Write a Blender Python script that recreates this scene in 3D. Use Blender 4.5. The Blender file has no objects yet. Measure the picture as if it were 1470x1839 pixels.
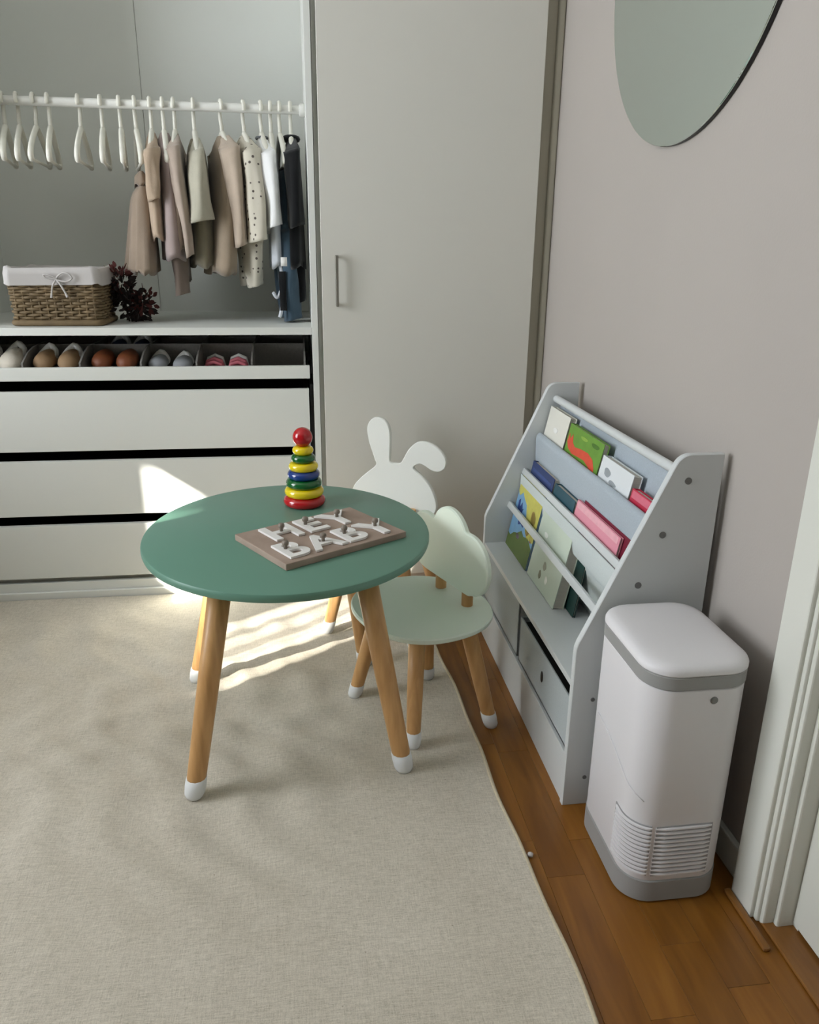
import bpy, bmesh, math, random
import numpy as np
from mathutils import Matrix, Vector

random.seed(7)
rng = np.random.default_rng(7)
C = bpy.context.scene.collection
scene = bpy.context.scene
PI = math.pi

# ------------------------------------------------------------------ camera
W_, H_, FPX = 1470.0, 1839.0, 1389.8
YAW, PITCH, ROLL, CAM_H = 0.1383, 0.3309, 0.0118, 1.05
fw = np.array([math.sin(YAW) * math.cos(PITCH), math.cos(YAW) * math.cos(PITCH), -math.sin(PITCH)])
rt = np.array([math.cos(YAW), -math.sin(YAW), 0.0])
up = np.cross(rt, fw)
rt2 = math.cos(ROLL) * rt + math.sin(ROLL) * up
up2 = -math.sin(ROLL) * rt + math.cos(ROLL) * up
cam_d = bpy.data.cameras.new('camera')
cam_d.sensor_fit = 'HORIZONTAL'
cam_d.sensor_width = 36.0
cam_d.lens = 36.0 * FPX / W_
cam_d.clip_start = 0.02
cam = bpy.data.objects.new('camera', cam_d)
C.objects.link(cam)
cam.matrix_world = Matrix(((rt2[0], up2[0], -fw[0], 0.0), (rt2[1], up2[1], -fw[1], 0.0),
                           (rt2[2], up2[2], -fw[2], CAM_H), (0, 0, 0, 1)))
scene.camera = cam

# ------------------------------------------------------------------ world, sun, window light, exposure
world = bpy.data.worlds.new('sky')
scene.world = world
world.use_nodes = True
wb = world.node_tree.nodes['Background']
wb.inputs[0].default_value = (0.62, 0.75, 0.95, 1)
wb.inputs[1].default_value = 1.0

SUN_DIR = Vector((0.82, 0.57, -0.58)).normalized()
sun_d = bpy.data.lights.new('sun', 'SUN')
sun_d.energy = 80.0
sun_d.angle = math.radians(1.0)
sun_d.color = (1.0, 0.95, 0.86)
sun = bpy.data.objects.new('sun', sun_d)
C.objects.link(sun)
sun.rotation_euler = SUN_DIR.to_track_quat('-Z', 'Y').to_euler()
sun.location = (-4, -2, 4)

WIN_X = -2.50
win_d = bpy.data.lights.new('window_daylight', 'AREA')
win_d.shape = 'RECTANGLE'
win_d.size = 1.2
win_d.size_y = 1.85
win_d.energy = 78.0
win_d.color = (0.93, 0.98, 1.035)
win = bpy.data.objects.new('window_daylight', win_d)
C.objects.link(win)
win.location = (WIN_X + 0.06, 1.12, 1.33)
win.rotation_euler = Vector((1, 0, 0)).to_track_quat('-Z', 'Y').to_euler()

vs = scene.view_settings
vs.view_transform = 'Standard'
vs.look = 'None'
vs.exposure = 0.0
vs.gamma = 1.0
vs.use_curve_mapping = False


# ------------------------------------------------------------------ materials
def lin(c):
    out = []
    for v in c[:3]:
        v = v / 255.0
        out.append(v / 12.92 if v <= 0.04045 else ((v + 0.055) / 1.055) ** 2.4)
    return (out[0], out[1], out[2], 1.0)


MATS = {}


def mat(name, col, rough=0.5, var=0.04, vscale=6.0, stretch=(1, 1, 1), bump=0.0, bscale=60.0, bstretch=None,
        metal=0.0, spec=0.5, sheen=0.0, coat=0.0):
    """plain procedural surface: a base colour with soft noise variation and a fine bump"""
    if name in MATS:
        return MATS[name]
    m = bpy.data.materials.new(name)
    m.use_nodes = True
    nt = m.node_tree
    n, l = nt.nodes, nt.links
    b = n['Principled BSDF']
    b.inputs['Roughness'].default_value = rough
    b.inputs['Metallic'].default_value = metal
    b.inputs['Specular IOR Level'].default_value = spec
    if sheen:
        b.inputs['Sheen Weight'].default_value = sheen
    if coat:
        b.inputs['Coat Weight'].default_value = coat
        b.inputs['Coat Roughness'].default_value = 0.08
    tc = n.new('ShaderNodeTexCoord')
    mp = n.new('ShaderNodeMapping')
    mp.inputs['Scale'].default_value = stretch
    l.new(tc.outputs['Object'], mp.inputs['Vector'])
    no = n.new('ShaderNodeTexNoise')
    no.inputs['Scale'].default_value = vscale
    no.inputs['Detail'].default_value = 4.0
    l.new(mp.outputs['Vector'], no.inputs['Vector'])
    rp = n.new('ShaderNodeValToRGB')
    c = lin(col)
    rp.color_ramp.elements[0].position = 0.3
    rp.color_ramp.elements[1].position = 0.7
    rp.color_ramp.elements[0].color = tuple(max(0, x * (1 - var)) for x in c[:3]) + (1,)
    rp.color_ramp.elements[1].color = tuple(min(1, x * (1 + var)) for x in c[:3]) + (1,)
    l.new(no.outputs['Fac'], rp.inputs['Fac'])
    l.new(rp.outputs['Color'], b.inputs['Base Color'])
    if bump:
        mp2 = n.new('ShaderNodeMapping')
        mp2.inputs['Scale'].default_value = bstretch or stretch
        l.new(tc.outputs['Object'], mp2.inputs['Vector'])
        n2 = n.new('ShaderNodeTexNoise')
        n2.inputs['Scale'].default_value = bscale
        n2.inputs['Detail'].default_value = 3.0
        l.new(mp2.outputs['Vector'], n2.inputs['Vector'])
        bp = n.new('ShaderNodeBump')
        bp.inputs['Strength'].default_value = bump
        bp.inputs['Distance'].default_value = 0.002
        l.new(n2.outputs['Fac'], bp.inputs['Height'])
        l.new(bp.outputs['Normal'], b.inputs['Normal'])
    MATS[name] = m
    return m


def mat_wood(name, c_dark, c_light, scale=(30, 30, 2.0), rough=0.45, objvar=0.0, bump=0.05):
    if name in MATS:
        return MATS[name]
    m = bpy.data.materials.new(name)
    m.use_nodes = True
    nt = m.node_tree
    n, l = nt.nodes, nt.links
    b = n['Principled BSDF']
    b.inputs['Roughness'].default_value = rough
    tc = n.new('ShaderNodeTexCoord')
    mp = n.new('ShaderNodeMapping')
    mp.inputs['Scale'].default_value = scale
    info = n.new('ShaderNodeObjectInfo')
    off = n.new('ShaderNodeVectorMath')
    off.operation = 'SCALE'
    off.inputs['Scale'].default_value = 37.0
    cmb = n.new('ShaderNodeCombineXYZ')
    for k in range(3):
        l.new(info.outputs['Random'], cmb.inputs[k])
    l.new(cmb.outputs[0], off.inputs[0])
    l.new(off.outputs[0], mp.inputs['Location'])
    l.new(tc.outputs['Object'], mp.inputs['Vector'])
    no = n.new('ShaderNodeTexNoise')
    no.inputs['Scale'].default_value = 1.0
    no.inputs['Detail'].default_value = 6.0
    no.inputs['Distortion'].default_value = 0.6
    l.new(mp.outputs['Vector'], no.inputs['Vector'])
    rp = n.new('ShaderNodeValToRGB')
    rp.color_ramp.elements[0].position = 0.3
    rp.color_ramp.elements[1].position = 0.72
    rp.color_ramp.elements[0].color = lin(c_dark)
    rp.color_ramp.elements[1].color = lin(c_light)
    l.new(no.outputs['Fac'], rp.inputs['Fac'])
    hs = n.new('ShaderNodeHueSaturation')
    mr = n.new('ShaderNodeMapRange')
    mr.inputs['To Min'].default_value = 1.0 - objvar
    mr.inputs['To Max'].default_value = 1.0 + objvar
    l.new(info.outputs['Random'], mr.inputs['Value'])
    l.new(mr.outputs['Result'], hs.inputs['Value'])
    l.new(rp.outputs['Color'], hs.inputs['Color'])
    l.new(hs.outputs['Color'], b.inputs['Base Color'])
    bp = n.new('ShaderNodeBump')
    bp.inputs['Strength'].default_value = bump
    bp.inputs['Distance'].default_value = 0.001
    l.new(no.outputs['Fac'], bp.inputs['Height'])
    l.new(bp.outputs['Normal'], b.inputs['Normal'])
    MATS[name] = m
    return m


def mat_rug(name):
    m = bpy.data.materials.new(name)
    m.use_nodes = True
    nt = m.node_tree
    n, l = nt.nodes, nt.links
    b = n['Principled BSDF']
    b.inputs['Roughness'].default_value = 0.95
    b.inputs['Specular IOR Level'].default_value = 0.1
    b.inputs['Sheen Weight'].default_value = 0.15
    tc = n.new('ShaderNodeTexCoord')

    def noise(scale, s, detail=3.0):
        mp = n.new('ShaderNodeMapping')
        mp.inputs['Scale'].default_value = scale
        l.new(tc.outputs['Object'], mp.inputs['Vector'])
        no = n.new('ShaderNodeTexNoise')
        no.inputs['Scale'].default_value = s
        no.inputs['Detail'].default_value = detail
        l.new(mp.outputs['Vector'], no.inputs['Vector'])
        return no.outputs['Fac']

    def math_(op, a, bb):
        k = n.new('ShaderNodeMath')
        k.operation = op
        for i, v in enumerate((a, bb)):
            if isinstance(v, (int, float)):
                k.inputs[i].default_value = v
            else:
                l.new(v, k.inputs[i])
        return k.outputs[0]
    warp = noise((60, 700, 60), 1.0)          # slubs lying across the rug
    weft = noise((700, 60, 60), 1.0)          # slubs lying along the rug
    fine = noise((1, 1, 1), 520.0, 2.0)
    big = noise((1, 1, 1), 3.0, 3.0)
    w = math_('ADD', math_('MULTIPLY', warp, 0.40), math_('MULTIPLY', weft, 0.30))
    w = math_('ADD', w, math_('MULTIPLY', fine, 0.30))
    rp = n.new('ShaderNodeValToRGB')
    e = rp.color_ramp.elements
    e[0].position, e[0].color = 0.34, lin((172, 166, 150))
    e[1].position, e[1].color = 0.64, lin((220, 213, 198))
    e2 = rp.color_ramp.elements.new(0.50)
    e2.color = lin((203, 195, 180))
    l.new(w, rp.inputs['Fac'])
    mx = n.new('ShaderNodeMix')
    mx.data_type = 'RGBA'
    mx.blend_type = 'MULTIPLY'
    r2 = n.new('ShaderNodeValToRGB')
    r2.color_ramp.elements[0].position, r2.color_ramp.elements[0].color = 0.35, (0.90, 0.89, 0.87, 1)
    r2.color_ramp.elements[1].position, r2.color_ramp.elements[1].color = 0.65, (1, 1, 1, 1)
    l.new(big, r2.inputs['Fac'])
    mx.inputs[0].default_value = 1.0
    l.new(rp.outputs['Color'], mx.inputs[6])
    l.new(r2.outputs['Color'], mx.inputs[7])
    # tiny dark flecks in the yarn
    vo = n.new('ShaderNodeTexVoronoi')
    vo.inputs['Scale'].default_value = 42.0
    l.new(tc.outputs['Object'], vo.inputs['Vector'])
    fl = n.new('ShaderNodeMapRange')
    fl.inputs['From Min'].default_value = 0.045
    fl.inputs['From Max'].default_value = 0.075
    fl.inputs['To Min'].default_value = 0.45
    fl.inputs['To Max'].default_value = 0.0
    l.new(vo.outputs['Distance'], fl.inputs['Value'])
    gate = math_('GREATER_THAN', noise((1, 1, 1), 9.0, 1.0), 0.56)
    mx2 = n.new('ShaderNodeMix')
    mx2.data_type = 'RGBA'
    l.new(math_('MULTIPLY', fl.outputs['Result'], gate), mx2.inputs[0])
    l.new(mx.outputs[2], mx2.inputs[6])
    mx2.inputs[7].default_value = lin((110, 96, 76))
    l.new(mx2.outputs[2], b.inputs['Base Color'])
    bp = n.new('ShaderNodeBump')
    bp.inputs['Strength'].default_value = 0.35
    bp.inputs['Distance'].default_value = 0.0018
    l.new(w, bp.inputs['Height'])
    l.new(bp.outputs['Normal'], b.inputs['Normal'])
    MATS[name] = m
    return m


def mat_dots(name, base, dot, scale, size):
    m = bpy.data.materials.new(name)
    m.use_nodes = True
    nt = m.node_tree
    n, l = nt.nodes, nt.links
    b = n['Principled BSDF']
    b.inputs['Roughness'].default_value = 0.9
    tc = n.new('ShaderNodeTexCoord')
    vo = n.new('ShaderNodeTexVoronoi')
    vo.inputs['Scale'].default_value = scale
    vo.inputs['Randomness'].default_value = 0.6
    l.new(tc.outputs['Object'], vo.inputs['Vector'])
    mr = n.new('ShaderNodeMapRange')
    mr.inputs['From Min'].default_value = size
    mr.inputs['From Max'].default_value = size * 1.2
    mr.inputs['To Min'].default_value = 1.0
    mr.inputs['To Max'].default_value = 0.0
    l.new(vo.outputs['Distance'], mr.inputs['Value'])
    mx = n.new('ShaderNodeMix')
    mx.data_type = 'RGBA'
    mx.inputs[6].default_value = lin(base)
    mx.inputs[7].default_value = lin(dot)
    l.new(mr.outputs['Result'], mx.inputs[0])
    l.new(mx.outputs[2], b.inputs['Base Color'])
    MATS[name] = m
    return m


M_WALL = mat('wall_paint', (175, 168, 161), 0.85, 0.015, 3, bump=0.10, bscale=220)
M_WALL_L = mat('wall_paint_left', (172, 168, 161), 0.85, 0.015, 3)
M_CEIL = mat('ceiling_paint', (228, 227, 222), 0.9, 0.01)
M_WHITE = mat('white_foil', (225, 227, 221), 0.42, 0.012, 3)
M_DOORW = mat('wardrobe_door_foil', (214, 212, 203), 0.45, 0.012, 2)
M_TRIM = mat('trim_paint', (218, 219, 210), 0.4, 0.02, 4)
M_FILL = mat('filler_paint', (176, 172, 156), 0.6, 0.03, 4)
M_GAPSHADE = mat('gap_shade_paint', (22, 22, 21), 0.7, 0.1)  # shade inside the drawers and bins, painted as near-black
M_BLACK = mat('black_slide_and_gap', (10, 10, 10), 0.5, 0.1)  # black of the tray slide, shared with the painted drawer gaps
M_NICKEL = mat('brushed_nickel', (150, 147, 138), 0.35, 0.03, metal=0.75)
M_MINT = mat('mint_lacquer', (99, 141, 123), 0.38, 0.02, 5)
M_PALE = mat('pale_sage_lacquer', (220, 232, 216), 0.36, 0.015, 5)
M_RABBIT = mat('white_lacquer', (234, 236, 230), 0.42, 0.012, 5)
M_CAP = mat('white_foot_cap', (226, 228, 228), 0.5, 0.02)
M_LEG = mat_wood('pine_leg', (182, 136, 82), (212, 166, 110), (55, 55, 5), 0.42, 0.05)
M_FLOOR = mat_wood('oak_stave', (116, 70, 18), (146, 96, 34), (34, 4, 20), 0.34, 0.13, 0.04)
M_THRESH = mat_wood('oak_threshold', (116, 74, 30), (148, 102, 50), (40, 4, 20), 0.35, 0.05)
M_RUG = mat_rug('woven_rug')
M_BIND = mat('rug_binding', (196, 184, 158), 0.95, 0.1, 200, bump=0.5, bscale=300)
M_BOOKC = mat('bookcase_white', (207, 211, 211), 0.4, 0.012, 3)
M_SLING = mat('grey_sling_fabric', (172, 182, 190), 0.9, 0.05, 300, bump=0.3, bscale=500)
M_SLINGW = mat('pale_sling_fabric', (206, 214, 213), 0.9, 0.03, 300, bump=0.3, bscale=500)
M_BIN = mat('grey_bin_fabric', (178, 186, 188), 0.92, 0.05, 300, bump=0.3, bscale=500)
M_SCREW = mat('screw_head', (120, 120, 118), 0.35, 0.05, metal=0.7)
M_PUR = mat('purifier_white', (224, 222, 224), 0.38, 0.008, 3)
M_PURG = mat('purifier_grey', (150, 150, 148), 0.5, 0.02, 3)
M_PAGE = mat('page_edges', (206, 200, 188), 0.9, 0.08, 30, (1, 1, 40))
M_BOARD = mat_wood('taupe_board', (146, 126, 112), (166, 146, 132), (14, 14, 14), 0.6, 0.0)
M_BOARD_E = M_BOARD
M_LETTER = mat('letter_white', (232, 230, 226), 0.45, 0.01)
M_PEG = mat('peg_wood', (128, 118, 106), 0.45, 0.1, 40)
M_RED = mat('toy_red', (178, 8, 22), 0.18, 0.03, coat=0.6)
M_YEL = mat('toy_yellow', (232, 206, 14), 0.18, 0.03, coat=0.6)
M_GRN = mat('toy_green', (6, 92, 34), 0.18, 0.03, coat=0.6)
M_BLU = mat('toy_blue', (10, 54, 128), 0.18, 0.03, coat=0.6)
M_HANGER = mat('white_hanger', (226, 224, 212), 0.7, 0.03, 30)
M_ROD = mat('white_rod', (230, 230, 224), 0.35, 0.01)
M_FELT = mat('grey_felt', (132, 129, 124), 0.95, 0.08, 200, bump=0.3, bscale=300)
M_WICK = mat('wicker', (112, 94, 66), 0.7, 0.22, 30, bump=0.3, bscale=200)
M_WICKD = mat('wicker_dark', (110, 92, 64), 0.75, 0.2, 30)
M_LINER = mat('white_liner', (188, 184, 181), 0.9, 0.03, 20, bump=0.2, bscale=120)
M_GLASS = mat('window_frame_paint', (230, 230, 226), 0.4, 0.01)

# mirror
M_MIRROR = bpy.data.materials.new('mirror_glass')
M_MIRROR.use_nodes = True
_b = M_MIRROR.node_tree.nodes['Principled BSDF']
_b.inputs['Base Color'].default_value = (0.68, 0.76, 0.73, 1)
_b.inputs['Metallic'].default_value = 1.0
_b.inputs['Roughness'].default_value = 0.03
M_BLACKEDGE = mat('mirror_black_edge', (14, 14, 14), 0.4, 0.1)


# ------------------------------------------------------------------ geometry helpers: geo = (verts, faces)
def join(*gs):
    V, F = [], []
    for v, f in gs:
        o = len(V)
        V.extend(v)
        F.extend([tuple(i + o for i in q) for q in f])
    return V, F


def xf(g, M):
    return [tuple(M @ Vector(v)) for v in g[0]], g[1]


def from_bm(bm):
    bm.verts.ensure_lookup_table()
    bm.verts.index_update()
    V = [tuple(v.co) for v in bm.verts]
    F = [tuple(v.index for v in f.verts) for f in bm.faces]
    bm.free()
    return V, F


def box(x0, x1, y0, y1, z0, z1, bev=0.0, seg=2):
    bm = bmesh.new()
    bmesh.ops.create_cube(bm, size=1.0)
    for v in bm.verts:
        v.co = Vector(((x0 + x1) / 2 + v.co.x * (x1 - x0), (y0 + y1) / 2 + v.co.y * (y1 - y0), (z0 + z1) / 2 + v.co.z * (z1 - z0)))
    if bev > 0:
        bev = min(bev, 0.49 * min(abs(x1 - x0), abs(y1 - y0), abs(z1 - z0)))
        bmesh.ops.bevel(bm, geom=list(bm.edges), offset=bev, segments=seg, affect='EDGES', profile=0.5)
    return from_bm(bm)


def rings(rs, cap0=True, cap1=True, closed=True):
    """skin a list of equally long vertex rings"""
    n = len(rs[0])
    V = [tuple(p) for r in rs for p in r]
    F = []
    for i in range(len(rs) - 1):
        for j in range(n if closed else n - 1):
            k = (j + 1) % n
            F.append((i * n + j, i * n + k, (i + 1) * n + k, (i + 1) * n + j))
    if cap0:
        F.append(tuple(range(n - 1, -1, -1)))
    if cap1:
        F.append(tuple((len(rs) - 1) * n + j for j in range(n)))
    return V, F


def lathe(prof, n=24, c=(0, 0, 0)):
    rs = []
    for r, z in prof:
        rs.append([(c[0] + r * math.cos(2 * PI * j / n), c[1] + r * math.sin(2 * PI * j / n), c[2] + z) for j in range(n)])
    return rings(rs)


def tube(path, rad, n=10, cap=True, flat=1.0):
    P = [Vector(p) for p in path]
    if not isinstance(rad, (list, tuple)):
        rad = [rad] * len(P)
    rs = []
    prev = None
    for i, p in enumerate(P):
        t = (P[min(i + 1, len(P) - 1)] - P[max(i - 1, 0)]).normalized()
        if prev is None:
            a = Vector((0, 0, 1)) if abs(t.z) < 0.9 else Vector((1, 0, 0))
            u = t.cross(a).normalized()
        else:
            u = (prev - t * prev.dot(t)).normalized()
        prev = u
        w = t.cross(u)
        rs.append([tuple(p + (u * math.cos(2 * PI * j / n) + w * math.sin(2 * PI * j / n) * flat) * rad[i]) for j in range(n)])
    return rings(rs, cap, cap)


def spline(pts, per=6, closed=True):
    out = []
    n = len(pts)
    rng_ = range(n) if closed else range(n - 1)
    for i in rng_:
        if closed:
            p0, p1, p2, p3 = (pts[(i + k) % n] for k in (-1, 0, 1, 2))
        else:
            p0, p1, p2, p3 = pts[max(i - 1, 0)], pts[i], pts[i + 1], pts[min(i + 2, n - 1)]
        for s in range(per):
            t = s / per
            out.append(tuple(0.5 * (2 * b + (c - a) * t + (2 * a - 5 * b + 4 * c - d) * t * t + (-a + 3 * b - 3 * c + d) * t ** 3)
                             for a, b, c, d in zip(p0, p1, p2, p3)))
    if not closed:
        out.append(tuple(pts[-1]))
    return out


def inset_poly(pts, d):
    """move a ccw outline inward by d along its averaged normals"""
    n = len(pts)
    out = []
    for i in range(n):
        a, b, c = pts[i - 1], pts[i], pts[(i + 1) % n]
        e1 = Vector((b[0] - a[0], b[1] - a[1])).normalized()
        e2 = Vector((c[0] - b[0], c[1] - b[1])).normalized()
        t = (e1 + e2)
        t = t.normalized() if t.length > 1e-6 else e1
        out.append((b[0] - t.y * d, b[1] + t.x * d))
    return out


def slab(pts, t, bev=0.002):
    """outline (ccw, 2d) extruded along local z from 0 to t with softened rims"""
    ins = inset_poly(pts, bev)
    rs = [[(x, y, 0.0) for x, y in ins], [(x, y, bev) for x, y in pts], [(x, y, t - bev) for x, y in pts], [(x, y, t) for x, y in ins]]
    return rings(rs)


def rrect(x0, x1, y0, y1, r, n=7):
    pts = []
    for cx_, cy_, a0 in ((x1 - r, y1 - r, 0), (x0 + r, y1 - r, 90), (x0 + r, y0 + r, 180), (x1 - r, y0 + r, 270)):
        for k in range(n + 1):
            a = math.radians(a0 + 90 * k / n)
            pts.append((cx_ + r * math.cos(a), cy_ + r * math.sin(a)))
    return pts


def link(o, parent=None):
    C.objects.link(o)
    if parent is not None:
        o.parent = parent
        if parent.type == 'EMPTY':
            o.matrix_parent_inverse = parent.matrix_basis.inverted()
    return o


def mesh(name, g, m, smooth=False):
    me = bpy.data.meshes.new(name)
    me.from_pydata([tuple(v) for v in g[0]], [], [tuple(f) for f in g[1]])
    me.update()
    bm = bmesh.new()
    bm.from_mesh(me)
    bmesh.ops.recalc_face_normals(bm, faces=bm.faces)
    bm.to_mesh(me)
    bm.free()
    me.materials.append(m)
    if smooth:
        for p in me.polygons:
            p.use_smooth = True
        if smooth != 'all':
            me.set_sharp_from_angle(angle=math.radians(40))
    return me


def obj(name, g, m, parent=None, smooth=False):
    o = bpy.data.objects.new(name, mesh(name, g, m, smooth))
    return link(o, parent)


def tag(o, label, cat, group=None):
    o['label'] = label
    o['category'] = cat
    if group:
        o['group'] = group
    return o


def root(name, loc, label, cat, group=None):
    o = bpy.data.objects.new(name, None)
    o.empty_display_size = 0.05
    o.location = loc
    C.objects.link(o)
    # matrix_basis is derived from location immediately
    return tag(o, label, cat, group)


def struct(o):
    o['kind'] = 'structure'
    return o


def sroot(name, loc=(0, 0, 0)):
    o = bpy.data.objects.new(name, None)
    o.empty_display_size = 0.05
    o.location = loc
    C.objects.link(o)
    return struct(o)


# ------------------------------------------------------------------ the room
WX = 0.735          # right wall plane
WY = 2.31           # wardrobe front plane
CEIL = 2.45
BACK = -2.6

floor = struct(obj('floor', box(-2.6, 0.95, BACK - .1, 3.14, -0.08, -0.004), M_FLOOR))
# oak staves where the rug leaves the floor open
sx0, sw = 0.26, 0.0685
col_i = 0
x = sx0
stave_meshes = {}
while x < 0.84:
    y = 0.42 - random.random() * 0.3
    while y < 2.34:
        L = random.choice((0.30, 0.36, 0.42, 0.48))
        key = L
        if key not in stave_meshes:
            stave_meshes[key] = mesh('plank', box(0, sw - 0.0003, 0, L - 0.0003, -0.004, 0.0, 0.0004, 1), M_FLOOR)
        o = bpy.data.objects.new('plank', stave_meshes[key])
        o.location = (x, y, -random.random() * 0.00025)
        C.objects.link(o)
        o.parent = floor
        y += L
    x += sw

struct(obj('ceiling', box(-2.6, 0.95, BACK - .1, 3.14, CEIL, CEIL + .1), M_CEIL))
struct(obj('wall_far', box(-2.6, 0.95, 3.06, 3.14, 0, CEIL), M_WALL_L))
struct(obj('wall_near', box(-2.6, 0.95, BACK - .1, BACK, 0, CEIL), M_WALL_L))
# right wall with the doorway opening (y 0.06 .. 0.905)
DY0, DY1, DZ = 0.02, 0.905, 2.06
struct(obj('wall_right', join(box(WX, 0.95, DY1, 3.06, 0, CEIL), box(WX, 0.95, BACK, DY0, 0, CEIL),
                              box(WX, 0.95, DY0, DY1, DZ, CEIL)), M_WALL))
# left wall: window opening
y0w, y1w, z0w, z1w = 0.05, 1.80, 0.35, 2.30
struct(obj('wall_left', join(box(-2.6, WIN_X, BACK, y0w, 0, CEIL), box(-2.6, WIN_X, y1w, 3.06, 0, CEIL),
                             box(-2.6, WIN_X, y0w, y1w, 0, z0w), box(-2.6, WIN_X, y0w, y1w, z1w, CEIL)), M_WALL_L))
w1 = sroot('window_1', (WIN_X - 0.03, 0.85, z0w))
fr = 0.04
obj('window_frame', join(box(WIN_X - .07, WIN_X - .02, y0w, y0w + fr, z0w, z1w), box(WIN_X - .07, WIN_X - .02, y1w - fr, y1w, z0w, z1w),
                         box(WIN_X - .07, WIN_X - .02, y0w, y1w, z0w, z0w + fr), box(WIN_X - .07, WIN_X - .02, y0w, y1w, z1w - fr, z1w)), M_GLASS, w1)
# unseen panels added in the window opening to cut the sun into patches
bx0, bx1 = WIN_X - .015, WIN_X - .008


def sun_mask(y0, y1, z0, z1):
    return obj('sun_mask_panel', box(bx0, bx1, y0, y1, z0, z1), M_LINER, w1)


sun_mask(0.883, y1w, z0w, z1w)
sun_mask(0.78, 0.883, z0w, 1.40)
sun_mask(0.78, 0.883, 1.86, z1w)
sun_mask(0.47, 0.78, z0w, z1w)
sun_mask(0.06, 0.47, z0w, 1.60)
sun_mask(0.06, 0.47, 2.06, z1w)
ya = 0.06
mask_rng = random.Random(11)
while ya < 0.47:
    yb = ya + mask_rng.choice((0.016, 0.020, 0.026))
    sun_mask(ya, min(yb, 0.47), 1.60, 2.06)
    ya = yb + mask_rng.choice((0.005, 0.008, 0.012))
sun_mask(y0w, 0.06, z0w, z1w)
# unseen barrier added to shade the lower drawers and the near rug
struct(obj('added_light_blocker', join(box(-1.62, -1.50, 1.42, 2.20, 0, 0.78), box(-1.62, -1.50, 0.05, 1.08, 0, 0.76), box(-1.62, -1.50, 1.08, 1.42, 0, 0.40)), M_WALL_L))

# baseboard on the right wall
struct(obj('baseboard_right', box(WX - 0.012, WX, 0.971, 2.33, 0, 0.062, 0.003), M_TRIM))

# doorway: architrave, jamb, stop and leaf
tr = sroot('trim_1', (0.72, 0.93, 0))
obj('architrave', box(0.704, WX, 0.911, 0.970, 0.0, 2.12, 0.003), M_TRIM, tr)
obj('architrave_bead', box(0.711, WX, 0.902, 0.9125, 0.0, 2.10, 0.003), M_TRIM, tr)
obj('door_stop', box(0.716, 0.772, 0.893, 0.9035, 0.0, 2.09, 0.003), M_TRIM, tr)
obj('rebate_strip', box(0.735, 0.790, 0.884, 0.8945, 0.0, 2.08, 0.003), M_TRIM, tr)
obj('jamb', box(0.765, 0.90, 0.872, 0.886, 0.0, 2.07), M_TRIM, tr)
obj('architrave_head', box(0.704, WX, -0.045, 0.970, 2.06, 2.12, 0.003), M_TRIM, tr)
obj('architrave', box(0.704, WX, -0.045, 0.02, 0.0, 2.06, 0.003), M_TRIM, tr)
d1 = struct(obj('door_1', box(0.762, 0.800, 0.03, 0.883, 0.012, 2.055, 0.002), M_TRIM))
struct(obj('trim_2', box(0.716, 0.900, 0.02, 0.90, 0.0003, 0.006, 0.002), M_THRESH))
struct(obj('trim_3', box(0.690, 0.703, 0.845, 0.970, 0.0003, 0.008, 0.003), M_THRESH))
struct(obj('trim_4', box(0.684, 0.714, WY + 0.030, WY + 0.05, 0.0, CEIL), M_FILL))
struct(obj('trim_5', box(0.7142, WX, WY + 0.020, WY + 0.05, 0.0, CEIL, 0.006, 3), M_FILL))

# ------------------------------------------------------------------ rug
NX, NY = 150, 170
rx0, ry0, ry1 = -1.45, -0.75, 2.299


def rug_edge(y):
    return 0.340 + (1.853 - y) * 0.038 + 0.003 * math.sin(y * 9.0) + 0.002 * math.sin(y * 23.0 + 1)


def rug_z(x, y, e):
    z = 0.0065
    a = 1.0 / (1.0 + math.exp(-(y - 1.15) * 6))
    a *= 1.0 / (1.0 + math.exp((x - 0.05) * 9))
    a *= 1.0 / (1.0 + math.exp((y - 2.12) * 30))
    z += a * 0.0075 * (math.sin(x * 27 + 5 * math.sin(y * 6)) * math.sin(y * 21 + 4 * math.sin(x * 5 + 1)) + 0.6 * math.sin(x * 49 + y * 31 + 2 * math.sin(y * 17)))
    z += 0.0012 * math.sin(x * 11 + y * 3) * math.sin(y * 8)
    return max(z, 0.003)


V, F = [], []
for j in range(NY + 1):
    y = ry0 + (ry1 - ry0) * j / NY
    xe = rug_edge(y)
    for i in range(NX + 1):
        x = rx0 + (xe - rx0) * (i / NX)
        V.append((x, y, rug_z(x, y, xe)))
for j in range(NY):
    for i in range(NX):
        a = j * (NX + 1) + i
        F.append((a, a + 1, a + NX + 2, a + NX + 1))
nt_ = len(V)
# skirt down to the floor so the rug has thickness
bord = [i for i in range(NX + 1)] + [j * (NX + 1) + NX for j in range(1, NY + 1)] + \
       [NY * (NX + 1) + i for i in range(NX - 1, -1, -1)] + [j * (NX + 1) for j in range(NY - 1, 0, -1)]
for k in bord:
    V.append((V[k][0], V[k][1], 0.0004))
nb = len(bord)
for k in range(nb):
    F.append((bord[k], nt_ + k, nt_ + (k + 1) % nb, bord[(k + 1) % nb]))
rug = root('rug', (-0.6, 0.8, 0.0), 'large cream woven rug covering most of the oak floor', 'rug')
obj('weave', (V, F), M_RUG, rug, smooth=True)
bp_ = [(rug_edge(y) + 0.001, y, 0.0055) for y in np.linspace(ry0, ry1, 160)]
obj('edge_binding', tube(bp_, 0.0038, 8), M_BIND, rug, smooth='all')

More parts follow.
